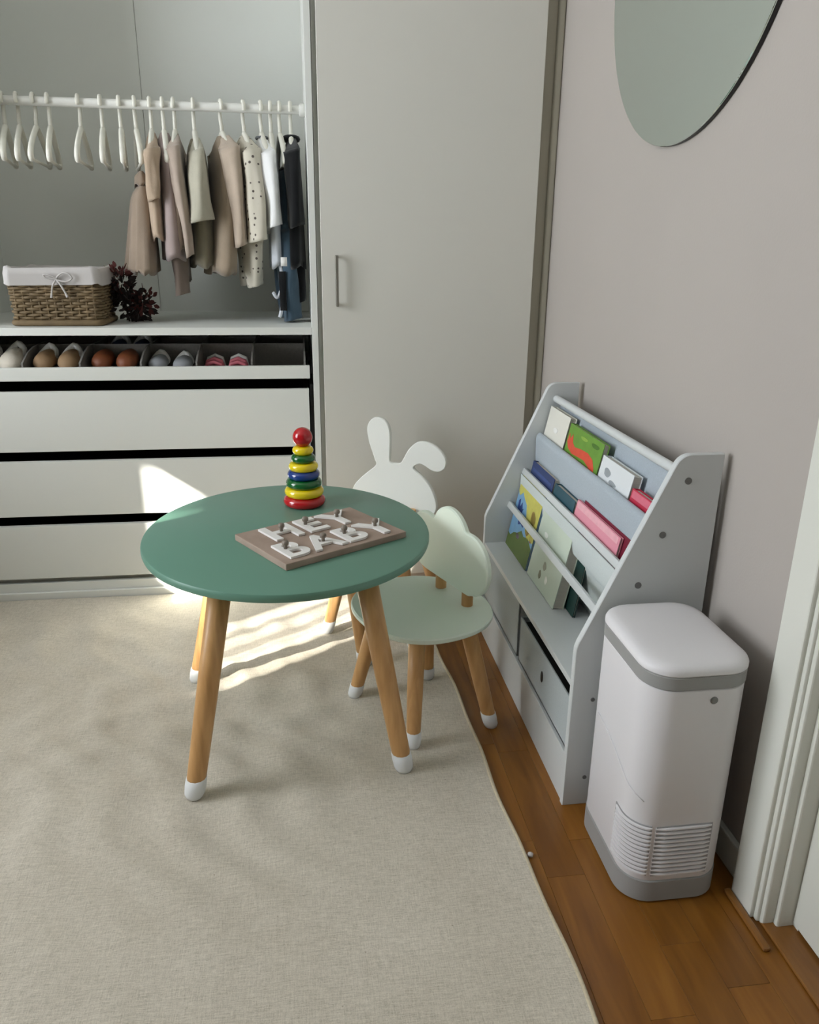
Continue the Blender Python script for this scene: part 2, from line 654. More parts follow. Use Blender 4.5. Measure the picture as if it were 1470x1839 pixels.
# ------------------------------------------------------------------ wardrobe
XL, XR = -0.985, 0.030          # inside faces of the open unit
DEEP = 2.90
ward = root('open_wardrobe', ((XL + XR) / 2, WY + 0.3, 0), 'white open wardrobe with clothes rail, shoe tray and three deep drawers', 'wardrobe')
obj('side_panel', box(XR, XR + 0.018, WY, DEEP, 0, 2.30, 0.001), M_WHITE, ward)
obj('side_panel', box(XL - 0.018, XL, WY, DEEP, 0, 2.30, 0.001), M_WHITE, ward)
obj('back_panel', box(XL, -0.487, DEEP - 0.008, DEEP, 0.05, 2.28), M_WHITE, ward)
obj('back_panel', box(-0.4855, XR, DEEP - 0.008, DEEP, 0.05, 2.28), M_WHITE, ward)
obj('top_panel', box(XL, XR, WY, DEEP, 2.28, 2.30), M_WHITE, ward)
obj('shelf', box(XL, XR, WY, DEEP - 0.009, 0.803, 0.824, 0.001), M_WHITE, ward)
obj('plinth', box(XL, XR, WY + 0.004, WY + 0.02, 0.0, 0.055, 0.001), M_WHITE, ward)
obj('plinth_lip', box(XL, XR, WY - 0.008, WY + 0.003, 0.0, 0.028, 0.002), M_WHITE, ward)
obj('bottom_panel', box(XL, XR, WY + 0.03, DEEP - 0.009, 0.045, 0.06), M_WHITE, ward)
obj('hanging_rail', tube([(XL, 2.56, 1.425), (XR, 2.56, 1.425)], 0.0125, 16), M_ROD, ward, smooth=True)
obj('rail_bracket', xf(lathe([(0.018, 0), (0.020, 0.004), (0.018, 0.014), (0.0128, 0.016)], 18),
                       Matrix.Translation((XR, 2.56, 1.425)) @ Matrix.Rotation(-PI / 2, 4, 'Y')), M_ROD, ward, smooth=True)
for (z0, z1) in ((0.471, 0.646), (0.273, 0.441), (0.072, 0.242)):
    dr = obj('drawer', box(XL + 0.006, 0.016, WY, WY + 0.017, z0, z1, 0.0012), M_WHITE, ward)
    obj('drawer_box', join(box(XL + 0.02, XL + 0.032, WY + 0.018, DEEP - .03, z0 + 0.01, z1 - 0.012),
                           box(XR - 0.03, XR - 0.018, WY + 0.018, DEEP - .03, z0 + 0.01, z1 - 0.012),
                           box(XL + 0.02, XR - 0.018, DEEP - 0.05, DEEP - .03, z0 + 0.01, z1 - 0.012),
                           box(XL + 0.02, XR - 0.018, WY + 0.018, DEEP - .03, z0 + 0.004, z0 + 0.010)), M_GAPSHADE, dr)
obj('gap_shade_strip', box(XR - 0.011, XR - 0.0005, WY + 0.020, DEEP - 0.05, 0.075, 0.655), M_BLACK, ward)  # black filler that paints the shade in the gap beside the drawers
obj('gap_shade_strip', box(XL + 0.0005, XL + 0.0055, WY + 0.020, DEEP - 0.05, 0.075, 0.655), M_BLACK, ward)
tray = obj('shoe_tray', join(box(XL + 0.006, 0.020, WY - 0.002, WY + 0.016, 0.677, 0.714, 0.0012),
                             box(XL + 0.006, 0.018, WY + 0.016, DEEP - .03, 0.678, 0.684)), M_WHITE, ward)
obj('tray_slide', tube([(0.024, 2.33, 0.690), (0.024, 2.50, 0.735), (0.024, 2.66, 0.776)], 0.0026, 8), M_BLACK, tray)
DIVX = (-0.950, -0.791, -0.634, -0.465, -0.308, -0.149, 0.006)
for dx in DIVX:
    rs = []
    for yy, zt in ((2.345, 0.722), (2.40, 0.744), (2.46, 0.756), (2.86, 0.758)):
        rs.append([(dx - .0025, yy, 0.6845), (dx + .0025, yy, 0.6845), (dx + .0025, yy, zt), (dx - .0025, yy, zt)])
    obj('divider', rings(rs), M_FELT, tray)
obj('cross_divider', box(-0.95, 0.006, 2.502, 2.507, 0.6845, 0.757), M_FELT, tray)
obj('cross_divider', box(-0.95, 0.006, 2.70, 2.705, 0.6845, 0.757), M_FELT, tray)
obj('felt_base', box(-0.955, 0.010, 2.335, 2.86, 0.6842, 0.6865), M_FELT, tray)

# closed unit with one door
XD0, XD1 = 0.0615, 0.679
unit = root('wardrobe_unit', (0.37, WY + 0.3, 0), 'closed wardrobe section with one plain off-white door and slim grey handle', 'wardrobe')
obj('cabinet_body', join(box(0.0495, 0.063, WY + .022, DEEP, 0, 2.30), box(0.668, 0.682, WY + .022, DEEP, 0, 2.30),
                         box(0.05, 0.682, DEEP - .01, DEEP, 0, 2.30), box(0.05, 0.682, WY + .022, DEEP, 2.28, 2.30),
                         box(0.05, 0.682, WY + .022, DEEP, 0.0, 0.05)), M_WHITE, unit)
dd = obj('door', box(XD0, XD1, WY, WY + 0.019, 0.035, 2.30, 0.0015), M_DOORW, unit)
hx, hz0, hz1, ho = 0.104, 0.884, 1.024, 0.026
obj('handle', join(box(hx - .0045, hx + .0045, WY - ho, WY - ho + .008, hz0, hz1, 0.002),
                   box(hx - .004, hx + .004, WY - ho + .004, WY + 0.001, hz0, hz0 + .009, 0.002),
                   box(hx - .004, hx + .004, WY - ho + .004, WY + 0.001, hz1 - .009, hz1, 0.002)), M_NICKEL, dd)

# ------------------------------------------------------------------ hangers
HY, HZ = 2.56, 1.425


def hanger_geo():
    hook = []
    for k in range(13):
        a = math.radians(205 - 205 * k / 12)
        hook.append((0, 0.0185 * math.cos(a), 0.0185 * math.sin(a)))
    hook = [(0, p[1], p[2]) for p in hook]
    hook += [(0, 0.0175, -0.018), (0, 0.012, -0.034), (0, 0.002, -0.048), (0, 0, -0.064), (0, 0, -0.078)]
    g1 = tube(hook, 0.0055, 8)
    arm = spline([(0, -0.004, -0.068), (0, -0.035, -0.082), (0, -0.085, -0.108), (0, -0.122, -0.134), (0, -0.134, -0.152), (0, -0.124, -0.162)], 5, False)
    g2 = tube(arm, 0.0078, 8)
    arm2 = [(p[0], -p[1], p[2]) for p in arm]
    bar = tube([(0, -0.126, -0.161), (0, 0.126, -0.161)], 0.0046, 8)
    return g1, join(g2, tube(arm2, 0.0078, 8), bar)


_h1, _h2 = hanger_geo()
MH1, MH2 = mesh('hook', _h1, M_HANGER, 'all'), mesh('arms', _h2, M_HANGER, 'all')


def hanger(xr, rz, label, group):
    o = bpy.data.objects.new('clothes_hanger', None)
    o.empty_display_size = 0.03
    o.location = (xr, HY, HZ)
    o.rotation_euler = (0, 0, rz)
    C.objects.link(o)
    tag(o, label, 'hanger', group)
    for n_, m_ in (('hook', MH1), ('arms', MH2)):
        c = bpy.data.objects.new(n_, m_)
        C.objects.link(c)
        c.parent = o
    return o


HX_EMPTY = (-0.812, -0.773, -0.728, -0.690, -0.607, -0.547, -0.496)
ROT_E = (-0.20, -0.18, -0.10, -0.17, -0.10, -0.15, -0.17)
ORD = ('first', 'second', 'third', 'fourth', 'fifth', 'sixth', 'seventh')
for i, (hx_, ra) in enumerate(zip(HX_EMPTY, ROT_E)):
    hanger(hx_, -ra, 'empty white hanger, %s from the left on the rail' % ORD[i], 'empty hangers on the rail')


# ------------------------------------------------------------------ clothes
def body_geo(zt, zb, prof, thick, folds, amp, seed, tilt=0.0, nz=16, na=36, neck=True):
    """a flat hanging garment: rings in the local frame, y = width, x = thickness"""
    r_ = random.Random(seed)
    ph = [r_.random() * 6.28 for _ in range(4)]
    rs = []
    for i in range(nz + 1):
        t = i / nz
        z = zt + (zb - zt) * t
        b = np.interp(t, [p[0] for p in prof], [p[1] for p in prof])
        a = np.interp(t, [0, 0.06, 0.15, 0.5, 1], [thick * 0.45, thick * 0.75, thick * 0.95, thick * 1.05, thick * 1.15])
        ring = []
        for j in range(na):
            th = 2 * PI * j / na
            f = 1 + amp * t * (math.sin(folds * th + ph[0] + 1.5 * t) + 0.5 * math.sin((folds + 3) * th + ph[1]))
            w = 1 + 0.10 * amp * math.sin(2 * th + ph[2] + 4 * t)
            cx_, sx_ = math.cos(th), math.sin(th)
            yy = b * w * math.copysign(abs(sx_) ** 0.8, sx_)
            xx = a * f * math.copysign(abs(cx_) ** 0.9, cx_)
            zz = z + (0.006 * math.sin(folds * th + ph[3]) if i == nz else 0)
            ring.append((xx + tilt * t, yy, zz))
        rs.append(ring)
    # turn the hem inward so that the cloth has a thickness
    last = rs[-1]
    rs.append([(p[0] * 0.8 + tilt * 0.2, p[1] * 0.96, p[2] + 0.012) for p in last])
    return rings(rs, True, True)


def sleeve_geo(y0, y1, z0, z1, r0, r1, x1=0.0, bend=0.0):
    """a sleeve (or trouser leg): starts slim at the neck when it hangs from a shoulder, swells, then tapers to a turned-in cuff"""
    sgn = -1 if y0 < 0 else 1
    top = [(0, sgn * 0.030, z0 + 0.034), (0, sgn * abs(y0) * 0.62, z0 + 0.020)] if abs(y0) > 0.09 else [(0, y0, z0 + 0.03)]
    P_ = top + [(0, y0, z0 - 0.006), (x1 * 0.35, y0 + (y1 - y0) * 0.75 + bend, z0 + (z1 - z0) * 0.32), (x1 * 0.8, y1 + bend * .5, z0 + (z1 - z0) * 0.68), (x1, y1, z1)]
    pts = spline(P_, 5, False)
    n = len(pts)
    n_top = 5 * len(top)
    rad = []
    for i in range(n):
        if i < n_top:
            rad.append(r0 * (0.42 + 0.58 * (i / n_top)) if len(top) > 1 else r0)
        else:
            rad.append(r0 + (r1 - r0) * (i - n_top) / (n - 1 - n_top))
    pts += [pts[-1], (pts[-1][0], pts[-1][1], pts[-1][2] + 0.02)]
    rad += [r1 * 0.75, r1 * 0.6]
    ph = (y0 * 91 + z1 * 57 + r0 * 333) % 6.28
    P = [Vector(p) for p in pts]
    rs = []
    N = 18
    for i, p in enumerate(P):
        ring = []
        for j in range(N):
            a = 2 * PI * j / N
            k = 1 + 0.13 * math.sin(3 * a + i * 0.22 + ph) + 0.05 * math.sin(5 * a - i * 0.3 + ph) + 0.05 * math.sin(i * 0.75 + ph)
            ring.append((p.x + rad[i] * 0.66 * k * math.cos(a), p.y + rad[i] * k * math.sin(a), p.z + 0.006 * math.cos(a) - 0.3 * rad[i] * (1 if i < n_top else 0)))
        rs.append(ring)
    return rings(rs)


def garment(name, xr, rz, label, cat, parts, hl):
    """parts: (part name, geo, material) in the hanger frame"""
    hanger(xr, rz, hl, 'hangers holding clothes')
    M = Matrix.Translation((xr, HY, HZ)) @ Matrix.Rotation(rz, 4, 'Z')
    o = root(name, (xr, HY, HZ - 0.5), label, cat, 'baby clothes on the rail')
    for pn, g, m in parts:
        obj(pn, xf(g, M), m, o, smooth='all')
    return o


def cloth(name, col, var=0.06):
    return mat(name, col, 0.95, var, 25, bump=0.25, bscale=350, sheen=0.2, spec=0.15)


SH = [(0, 0.022), (0.05, 0.045), (0.12, 0.095), (0.19, 0.134), (0.3, 0.138), (1, 0.138)]
SHORT = [(0, 0.022), (0.05, 0.045), (0.12, 0.095), (0.19, 0.132), (0.5, 0.126), (1, 0.120)]
zl = lambda z: z - HZ       # world height to hanger frame

m_ = cloth('cloth_brown_beige', (146, 130, 114))
garment('skirt', -0.454, 0.22, 'brown beige pleated skirt on the leftmost filled hanger', 'skirt',
        [('waistband', body_geo(zl(1.245), zl(1.205), [(0, .07), (1, .075)], 0.018, 5, 0.05, 1, nz=4), m_),
         ('pleats', body_geo(zl(1.205), zl(0.965), [(0, .078), (0.25, .10), (1, .150)], 0.034, 9, 0.34, 2, tilt=-0.02, na=72), m_)],
        'white hanger carrying the pleated skirt')
m_ = cloth('cloth_sand', (180, 160, 139))
garment('baby_cardigan', -0.411, 0.10, 'sand coloured baby cardigan between the pleated skirt and the mauve dress', 'cardigan',
        [('body', body_geo(zl(1.352), zl(1.06), SH, 0.021, 5, 0.15, 3), m_),
         ('sleeve', sleeve_geo(-.112, -.142, zl(1.305), zl(1.165), .034, .026), m_),
         ('sleeve', sleeve_geo(.112, .142, zl(1.305), zl(1.165), .034, .026), m_)],
        'white hanger carrying the sand cardigan')
m_ = cloth('cloth_mauve', (160, 145, 141))
garment('baby_dress', -0.376, 0.16, 'mauve taupe sleeveless baby dress widening towards the hem', 'dress',
        [('body', body_geo(zl(1.352), zl(1.005), [(0, .022), (.05, .045), (.12, .095), (.19, .134), (.5, .142), (1, .165)], 0.028, 4, 0.14, 4), m_)],
        'white hanger carrying the mauve dress')
m_ = cloth('cloth_taupe', (132, 118, 108))
o_ = root('baby_trousers', (-0.362, HY, 0.95), 'taupe baby trousers hanging below the hem of the mauve dress', 'trousers', 'baby clothes on the rail')
Mt = Matrix.Translation((-0.362, HY, HZ)) @ Matrix.Rotation(0.15, 4, 'Z')
obj('waist', xf(body_geo(zl(1.24), zl(1.12), [(0, .085), (1, .10)], 0.014, 4, 0.1, 5, nz=6), Mt), m_, o_, smooth='all')
for s_, zz in ((-1, 0.905), (1, 0.94)):
    obj('trouser_leg', xf(sleeve_geo(s_ * .055, s_ * .062, zl(1.14), zl(zz), .042, .032), Mt), m_, o_, smooth='all')
m_ = cloth('cloth_beige', (172, 157, 144))
m2 = cloth('cloth_dark_brown', (92, 78, 68))
garment('baby_cardigan', -0.345, 0.06, 'beige baby cardigan with a long narrow sleeve right of the mauve dress', 'cardigan',
        [('body', body_geo(zl(1.352), zl(1.03), SH, 0.019, 5, 0.15, 6), m_),
         ('sleeve', sleeve_geo(-.112, -.142, zl(1.31), zl(1.015), .032, .016, 0.024), m_),
         ('sleeve', sleeve_geo(.112, .142, zl(1.31), zl(1.02), .030, .016), m_),
         ('dark_inner', body_geo(zl(1.06), zl(0.945), [(0, .08), (1, .085)], 0.012, 4, 0.1, 7, nz=5), m2)],
        'white hanger carrying the narrow sleeved cardigan')
m_ = cloth('cloth_light_olive', (178, 174, 157))
m2 = cloth('cloth_olive', (138, 131, 112))
garment('baby_shirt', -0.290, 0.14, 'pale olive baby shirt with a wide flared sleeve in the middle', 'shirt',
        [('body', body_geo(zl(1.338), zl(0.985), SHORT, 0.030, 4, 0.18, 8), m2),
         ('sleeve', sleeve_geo(-.105, -.140, zl(1.305), zl(1.11), .032, .050, -0.004), m_),
         ('sleeve', sleeve_geo(.105, .140, zl(1.305), zl(1.11), .032, .046), m_)],
        'white hanger carrying the pale olive shirt')
m_ = cloth('cloth_knit', (184, 168, 151))
m2 = cloth('cloth_knit_body', (156, 140, 121))
garment('baby_cardigan', -0.212, 0.26, 'beige knitted baby cardigan with a thick sleeve, beside the dotted romper', 'cardigan',
        [('body', body_geo(zl(1.348), zl(0.965), SH, 0.032, 4, 0.18, 9, tilt=-0.03), m2),
         ('sleeve', sleeve_geo(-.100, -.140, zl(1.315), zl(1.045), .042, .024, 0.010), m_),
         ('sleeve', sleeve_geo(.100, .140, zl(1.315), zl(1.045), .042, .024), m_)],
        'white hanger carrying the knitted cardigan')
m_ = mat_dots('cloth_dotted', (206, 200, 184), (84, 76, 70), 54, 0.19)
garment('baby_romper', -0.148, 0.20, 'cream baby romper with small dark dots and long legs', 'romper',
        [('body', body_geo(zl(1.350), zl(1.06), SH, 0.030, 3, 0.12, 10), m_),
         ('sleeve', sleeve_geo(-.108, -.140, zl(1.31), zl(1.06), .036, .042, 0.006), m_),
         ('sleeve', sleeve_geo(.108, .140, zl(1.31), zl(1.06), .034, .03), m_),
         ('trouser_leg', sleeve_geo(-.058, -.068, zl(1.10), zl(0.93), .052, .036), m_),
         ('trouser_leg', sleeve_geo(.058, .068, zl(1.10), zl(0.93), .052, .036), m_)],
        'white hanger carrying the dotted romper')
m_ = cloth('cloth_white', (236, 237, 236), 0.02)
garment('baby_bodysuit', -0.098, 0.16, 'bright white baby bodysuit with grey neck trim', 'bodysuit',
        [('body', body_geo(zl(1.345), zl(1.085), [(0, .030), (.05, .05), (.14, .10), (.24, .134), (.6, .125), (.8, .10), (1, .060)], 0.025, 3, 0.12, 11), m_),
         ('sleeve', sleeve_geo(-.110, -.145, zl(1.305), zl(1.10), .034, .030, 0.008), m_),
         ('neck_trim', tube([(0.016 * math.cos(a), 0.034 * math.sin(a), zl(1.345) + 0.002) for a in np.linspace(0, 2 * PI, 20)], 0.0035, 6), cloth('cloth_grey_trim', (112, 114, 118)))],
        'white hanger carrying the white bodysuit')
m_ = cloth('cloth_pale_grey', (206, 210, 216), 0.03)
garment('baby_blouse', -0.070, 0.06, 'pale grey baby blouse with white ties hanging behind the white bodysuit', 'blouse',
        [('body', body_geo(zl(1.330), zl(0.985), SHORT, 0.018, 4, 0.15, 12), m_),
         ('tie', tube(spline([(0.002, -.10, zl(1.02)), (0.012, -.115, zl(.95)), (-.004, -.12, zl(.90)), (-.018, -.122, zl(.915))], 5, False), 0.005, 6), m_),
         ('tie', tube(spline([(0.006, -.09, zl(1.0)), (0.014, -.11, zl(.93)), (.004, -.12, zl(.86)), (-.002, -.12, zl(.842))], 5, False), 0.006, 6), m_)],
        'white hanger carrying the pale grey blouse')
m_ = cloth('cloth_denim', (66, 84, 98), 0.12)
garment('baby_jeans', -0.044, 0.10, 'blue grey denim baby jeans hanging down to the shelf', 'jeans',
        [('waist', body_geo(zl(1.255), zl(1.05), [(0, .09), (1, .115)], 0.020, 4, 0.1, 13, nz=8), m_),
         ('trouser_leg', sleeve_geo(-.060, -.075, zl(1.10), zl(.832), .054, .042, 0.010), m_),
         ('trouser_leg', sleeve_geo(.060, .075, zl(1.10), zl(.832), .054, .040, 0.010), m_),
         ('paper_tag', box(-.024, -.006, -.145, -.142, zl(1.015), zl(.990)), M_LETTER),
         ('dark_patch', box(-.030, -.010, -.128, -.124, zl(.975), zl(.862)), cloth('cloth_dark_patch', (18, 20, 22)))],
        'white hanger carrying the denim jeans')
m_ = cloth('cloth_black', (16, 17, 19), 0.1)
garment('baby_jacket', -0.012, 0.02, 'black baby jacket at the right end of the rail', 'jacket',
        [('body', body_geo(zl(1.345), zl(0.985), SH, 0.026, 4, 0.12, 14), m_),
         ('sleeve', sleeve_geo(-.115, -.150, zl(1.31), zl(1.10), .036, .030, 0.006), m_),
         ('sleeve', sleeve_geo(.112, .13, zl(1.31), zl(1.10), .034, .028), m_),
         ('trouser_leg', sleeve_geo(-.06, -.075, zl(1.03), zl(.885), .036, .022, 0.014), m_),
         ('collar', tube([(0.018 * math.cos(a), 0.030 * math.sin(a), zl(1.347)) for a in np.linspace(0, 2 * PI, 20)], 0.009, 8), m_)],
        'white hanger carrying the black jacket')

# ------------------------------------------------------------------ wicker basket on the shelf
SZ = 0.8245
bk = root('wicker_basket', (-0.685, 2.45, SZ), 'brown wicker basket with a white cloth liner tied in a bow', 'basket')
bX0, bX1, bY0, bY1 = -0.800, -0.566, 2.365, 2.545
gs = []
rowh = 0.0080
for k in range(14):
    z = SZ + 0.010 + (k + 0.5) * rowh
    grow = 0.006 * k / 14
    per = rrect(bX0 - grow, bX1 + grow, bY0 - grow, bY1 + grow, 0.02, 4)
    dens = []
    for i in range(len(per)):
        a, b = Vector(per[i]), Vector(per[(i + 1) % len(per)])
        m = max(1, int((b - a).length / 0.0055))
        for s in range(m):
            dens.append(a + (b - a) * s / m)
    n_ = len(dens)
    pts = []
    s_acc = 0.0
    for i in range(n_):
        d_ = (dens[(i + 1) % n_] - dens[i - 1])
        nr = Vector((d_.y, -d_.x)).normalized()
        s_acc += (dens[i] - dens[i - 1]).length if i else 0
        q = dens[i] + nr * 0.0032 * math.sin(s_acc / 0.021 * PI + (PI if k % 2 else 0))
        pts.append((q.x, q.y, z + 0.0008 * math.sin(s_acc * 90 + k)))
    pts.append(pts[0])
    gs.append(tube(pts, 0.0044, 6, cap=False))
for sx_ in np.linspace(bX0 + .012, bX1 - .012, 11):
    gs.append(tube([(sx_, bY0 - .001, SZ + .006), (sx_, bY0 - .006, SZ + .125)], 0.0030, 6))
o_ = obj('weave', join(*gs), M_WICK, bk, smooth='all')
o_['kind'] = 'stuff'
inner = rrect(bX0 + .004, bX1 - .004, bY0 + .004, bY1 - .004, 0.018, 4)
obj('inner_wall', rings([[(x, y, SZ + .004) for x, y in inner], [(x, y, SZ + .118) for x, y in inner]], True, False), M_WICKD, bk)
per = rrect(bX0 - .004, bX1 + .004, bY0 - .004, bY1 + .004, 0.022, 5)
obj('base_rim', tube([(x, y, SZ + 0.0085) for x, y in per + per[:1]], 0.0085, 8, cap=False), M_WICKD, bk, smooth='all')
# liner folded over the rim
rs = []
for off, z in ((-0.014, 0.100), (-0.008, 0.150), (0.002, 0.160), (0.010, 0.157), (0.0135, 0.140), (0.0145, 0.122), (0.0155, 0.113)):
    pr_ = rrect(bX0 - off, bX1 + off, bY0 - off, bY1 + off, 0.024, 6)
    rs.append([(x + 0.0015 * math.sin(i * 1.7 + z * 60), y + 0.0018 * math.sin(i * 2.3 + z * 40), SZ + z + 0.0035 * math.sin(i * 0.9)) for i, (x, y) in enumerate(pr_)])
obj('liner', rings(rs, False, False), M_LINER, bk, smooth='all')
bc = (-0.668, bY0 - 0.019, SZ + 0.128)
bow = []
loop1 = spline([(0, 0, 0), (.018, -.004, .016), (.036, -.006, .014), (.042, -.004, .002), (.026, -.004, -.006)], 5, True)
loop2 = spline([(0, 0, 0), (-.014, -.004, .010), (-.030, -.005, .012), (-.026, -.003, .004)], 5, True)
for lp in (loop1, loop2):
    bow.append(tube([(bc[0] + p[0], bc[1] + p[1], bc[2] + p[2]) for p in lp + lp[:1]], 0.0026, 6, cap=False))
for tl in ([(0, 0, 0), (-.010, -.003, -.016), (-.016, -.002, -.036), (-.018, -.003, -.050)], [(0, 0, 0), (.010, -.003, -.014), (.020, -.002, -.036), (.025, -.003, -.048)]):
    bow.append(tube([(bc[0] + p[0], bc[1] + p[1], bc[2] + p[2]) for p in spline(tl, 4, False)], [0.0028] * 9 + [0.003, 0.0034, 0.0036, 0.0036], 6))
obj('bow', join(*bow), M_LINER, bk, smooth='all')

# dark dried flowers beside the basket
fl_ = root('dried_flower_bunch', (-0.505, 2.50, SZ), 'dark burgundy dried flower bunch standing beside the wicker basket', 'flowers')
M_BUR = mat('burgundy_leaf', (78, 32, 28), 0.8, 0.25, 40)
M_BUR2 = mat('dark_leaf', (34, 22, 20), 0.8, 0.25, 40)
rr = random.Random(3)
for m__, cnt, nm in ((M_BUR, 110, 'petals'), (M_BUR2, 260, 'leaves')):
    gs = []
    for k in range(cnt):
        if nm == 'petals':
            cx_, cz_, R_ = (-0.533, 0.125, 0.036) if k % 2 else (-0.466, 0.060, 0.034)
        else:
            cx_, cz_, R_ = rr.choice(((-0.525, 0.090, 0.046), (-0.510, 0.050, 0.046), (-0.482, 0.040, 0.034)))
        d_ = Vector((rr.gauss(0, 1), rr.gauss(0, 1), rr.gauss(0, 1))).normalized() * R_ * (0.4 + 0.6 * rr.random())
        p = Vector((cx_, 2.50, SZ + cz_)) + d_
        if p.z < SZ + 0.012:
            p.z = SZ + 0.012
        L = 0.016 + 0.012 * rr.random()
        lf = [(0, 0), (L * .35, L * .28), (L * .75, L * .22), (L, 0), (L * .75, -L * .22), (L * .35, -L * .28)]
        g = slab([(a, b) for a, b in lf[::-1]], 0.0012, 0.0003)
        q = d_.to_track_quat('X', 'Z').to_matrix().to_4x4() @ Matrix.Rotation(rr.random() * 6.28, 4, 'X')
        g2 = xf(g, Matrix.Translation(p) @ q)
        g2 = ([(v[0], v[1], max(v[2], SZ + .001)) for v in g2[0]], g2[1])
        gs.append(g2)
    o_ = obj(nm, join(*gs), m__, fl_)
    o_['kind'] = 'stuff'
st = []
for k in range(7):
    a = rr.random() * 6.28
    st.append(tube([(-0.505 + .012 * math.cos(a), 2.50 + .012 * math.sin(a), SZ + 0.001), (-0.505 + .02 * math.cos(a), 2.50 + .02 * math.sin(a), SZ + .05),
                    (-0.515 + .03 * math.cos(a), 2.50 + .03 * math.sin(a), SZ + .10)], 0.0022, 6))
obj('stems', join(*st), M_BUR2, fl_, smooth='all')

# ------------------------------------------------------------------ shoes in the tray
TZ = 0.6868


def shoe(x, y, L, Wd, Hh, m_up, m_sole, m_cuff, label, group, flip=False, cat='shoe', open_=True):
    """toe towards -y"""
    o = root('baby_shoe', (x, y, TZ), label, cat, group)
    sole = []
    rs_u = []
    N = 20
    stations = np.linspace(0, 1, 11)
    for k, t in enumerate(stations):
        yy = y - L / 2 + L * t
        w = Wd / 2 * (0.55 + 0.62 * math.sin(PI * min(1, t * 0.85 + 0.16)) ** 0.7 * 0.72)
        if k == 0:
            w *= 0.45
        if k == len(stations) - 1:
            w *= 0.55
        hgt = Hh * np.interp(t, [0, .06, .2, .4, .55, .8, 1], [.50, .74, .90, .98, 1.0, 1.0, .80])
        ring = []
        for j in range(N):
            a = 2 * PI * j / N
            ring.append((x + w * math.cos(a), yy, TZ + 0.008 + hgt * 0.5 * (1 + math.sin(a)) * 0.95))
        rs_u.append(ring)
    obj('upper', rings(rs_u), m_up, o, smooth='all')
    out = [(x + Wd / 2 * .98 * math.cos(a) * (1.0 if math.sin(a) < 0 else 0.86), y + L / 2 * 1.03 * math.sin(a)) for a in np.linspace(0, 2 * PI, 28, endpoint=False)]
    obj('sole', xf(slab(out, 0.010, 0.003), Matrix.Translation((0, 0, TZ))), m_sole, o, smooth=True)
    if m_cuff is not None:
        pts = [(x + Wd * .36 * math.cos(a), y + L * .14 + L * .34 * math.sin(a), TZ + 0.004 + Hh * (0.98 + 0.20 * math.sin(a)) - .016 * abs(math.cos(a))) for a in np.linspace(0, 2 * PI, 24)]
        obj('cuff', tube(pts, 0.0095, 8, cap=False), m_cuff, o, smooth='all')
    return o


m_cream = cloth('shoe_cream', (226, 218, 202))
m_white = cloth('shoe_white', (234, 234, 230), 0.03)
m_tan = mat('shoe_tan', (162, 132, 98), 0.7, 0.06, 30)
m_brown = mat('shoe_brown', (128, 70, 38), 0.55, 0.08, 30)
m_grey = mat('shoe_grey', (150, 154, 158), 0.7, 0.06, 30)
m_pink = mat('shoe_pink', (206, 112, 124), 0.6, 0.08, 30)
m_navy = mat('shoe_navy', (38, 58, 98), 0.6, 0.08, 30)
shoe(-0.905, 2.42, .115, .062, .060, m_cream, m_white, m_white, 'cream sneaker at the left end of the shoe tray', 'shoes in the tray')
shoe(-0.835, 2.42, .115, .062, .062, m_cream, m_white, m_white, 'cream sneaker just left of the fluffy tan slippers', 'shoes in the tray')
shoe(-0.748, 2.43, .112, .058, .056, m_tan, m_tan, m_white, 'left one of the tan slippers with white fluffy cuffs', 'shoes in the tray')
shoe(-0.680, 2.43, .112, .058, .056, m_tan, m_tan, m_white, 'right one of the tan slippers with white fluffy cuffs', 'shoes in the tray')
shoe(-0.585, 2.43, .112, .060, .056, m_brown, m_brown, None, 'left one of the two plain brown leather shoes', 'shoes in the tray')
shoe(-0.515, 2.43, .112, .060, .056, m_brown, m_brown, None, 'right one of the two plain brown leather shoes', 'shoes in the tray')
shoe(-0.575, 2.60, .120, .062, .066, m_navy, m_white, m_white, 'left one of the navy and white sneakers behind the brown shoes', 'shoes in the tray')
shoe(-0.505, 2.60, .120, .062, .066, m_navy, m_white, m_white, 'right one of the navy and white sneakers behind the brown shoes', 'shoes in the tray')
shoe(-0.425, 2.42, .10, .056, .040, m_grey, m_white, m_white, 'grey baby shoe with a pale cuff, left of its pair', 'shoes in the tray')
shoe(-0.355, 2.42, .10, .056, .036, m_grey, m_white, m_white, 'grey baby shoe with a pale cuff, right of its pair', 'shoes in the tray')


def sandal(x, label):
    o = root('baby_sandal', (x, 2.42, TZ), label, 'sandal', 'shoes in the tray')
    out = [(x + .027 * math.cos(a), 2.42 + .052 * math.sin(a)) for a in np.linspace(0, 2 * PI, 28, endpoint=False)]
    obj('sole', xf(slab(out, 0.010, 0.003), Matrix.Translation((0, 0, TZ))), m_pink, o, smooth=True)
    for dy, hh in ((-.028, .028), (-.006, .036), (.026, .042)):
        obj('strap', tube([(x - .026, 2.42 + dy, TZ + .008), (x - .020, 2.42 + dy, TZ + hh * .8), (x, 2.42 + dy, TZ + hh), (x + .020, 2.42 + dy, TZ + hh * .8), (x + .026, 2.42 + dy, TZ + .008)], 0.0055, 8, flat=1.0), m_pink if dy < 0 else m_white, o, smooth='all')
    return o


sandal(-0.263, 'left one of the pink sandals in the shoe tray')
sandal(-0.193, 'right one of the pink sandals in the shoe tray')

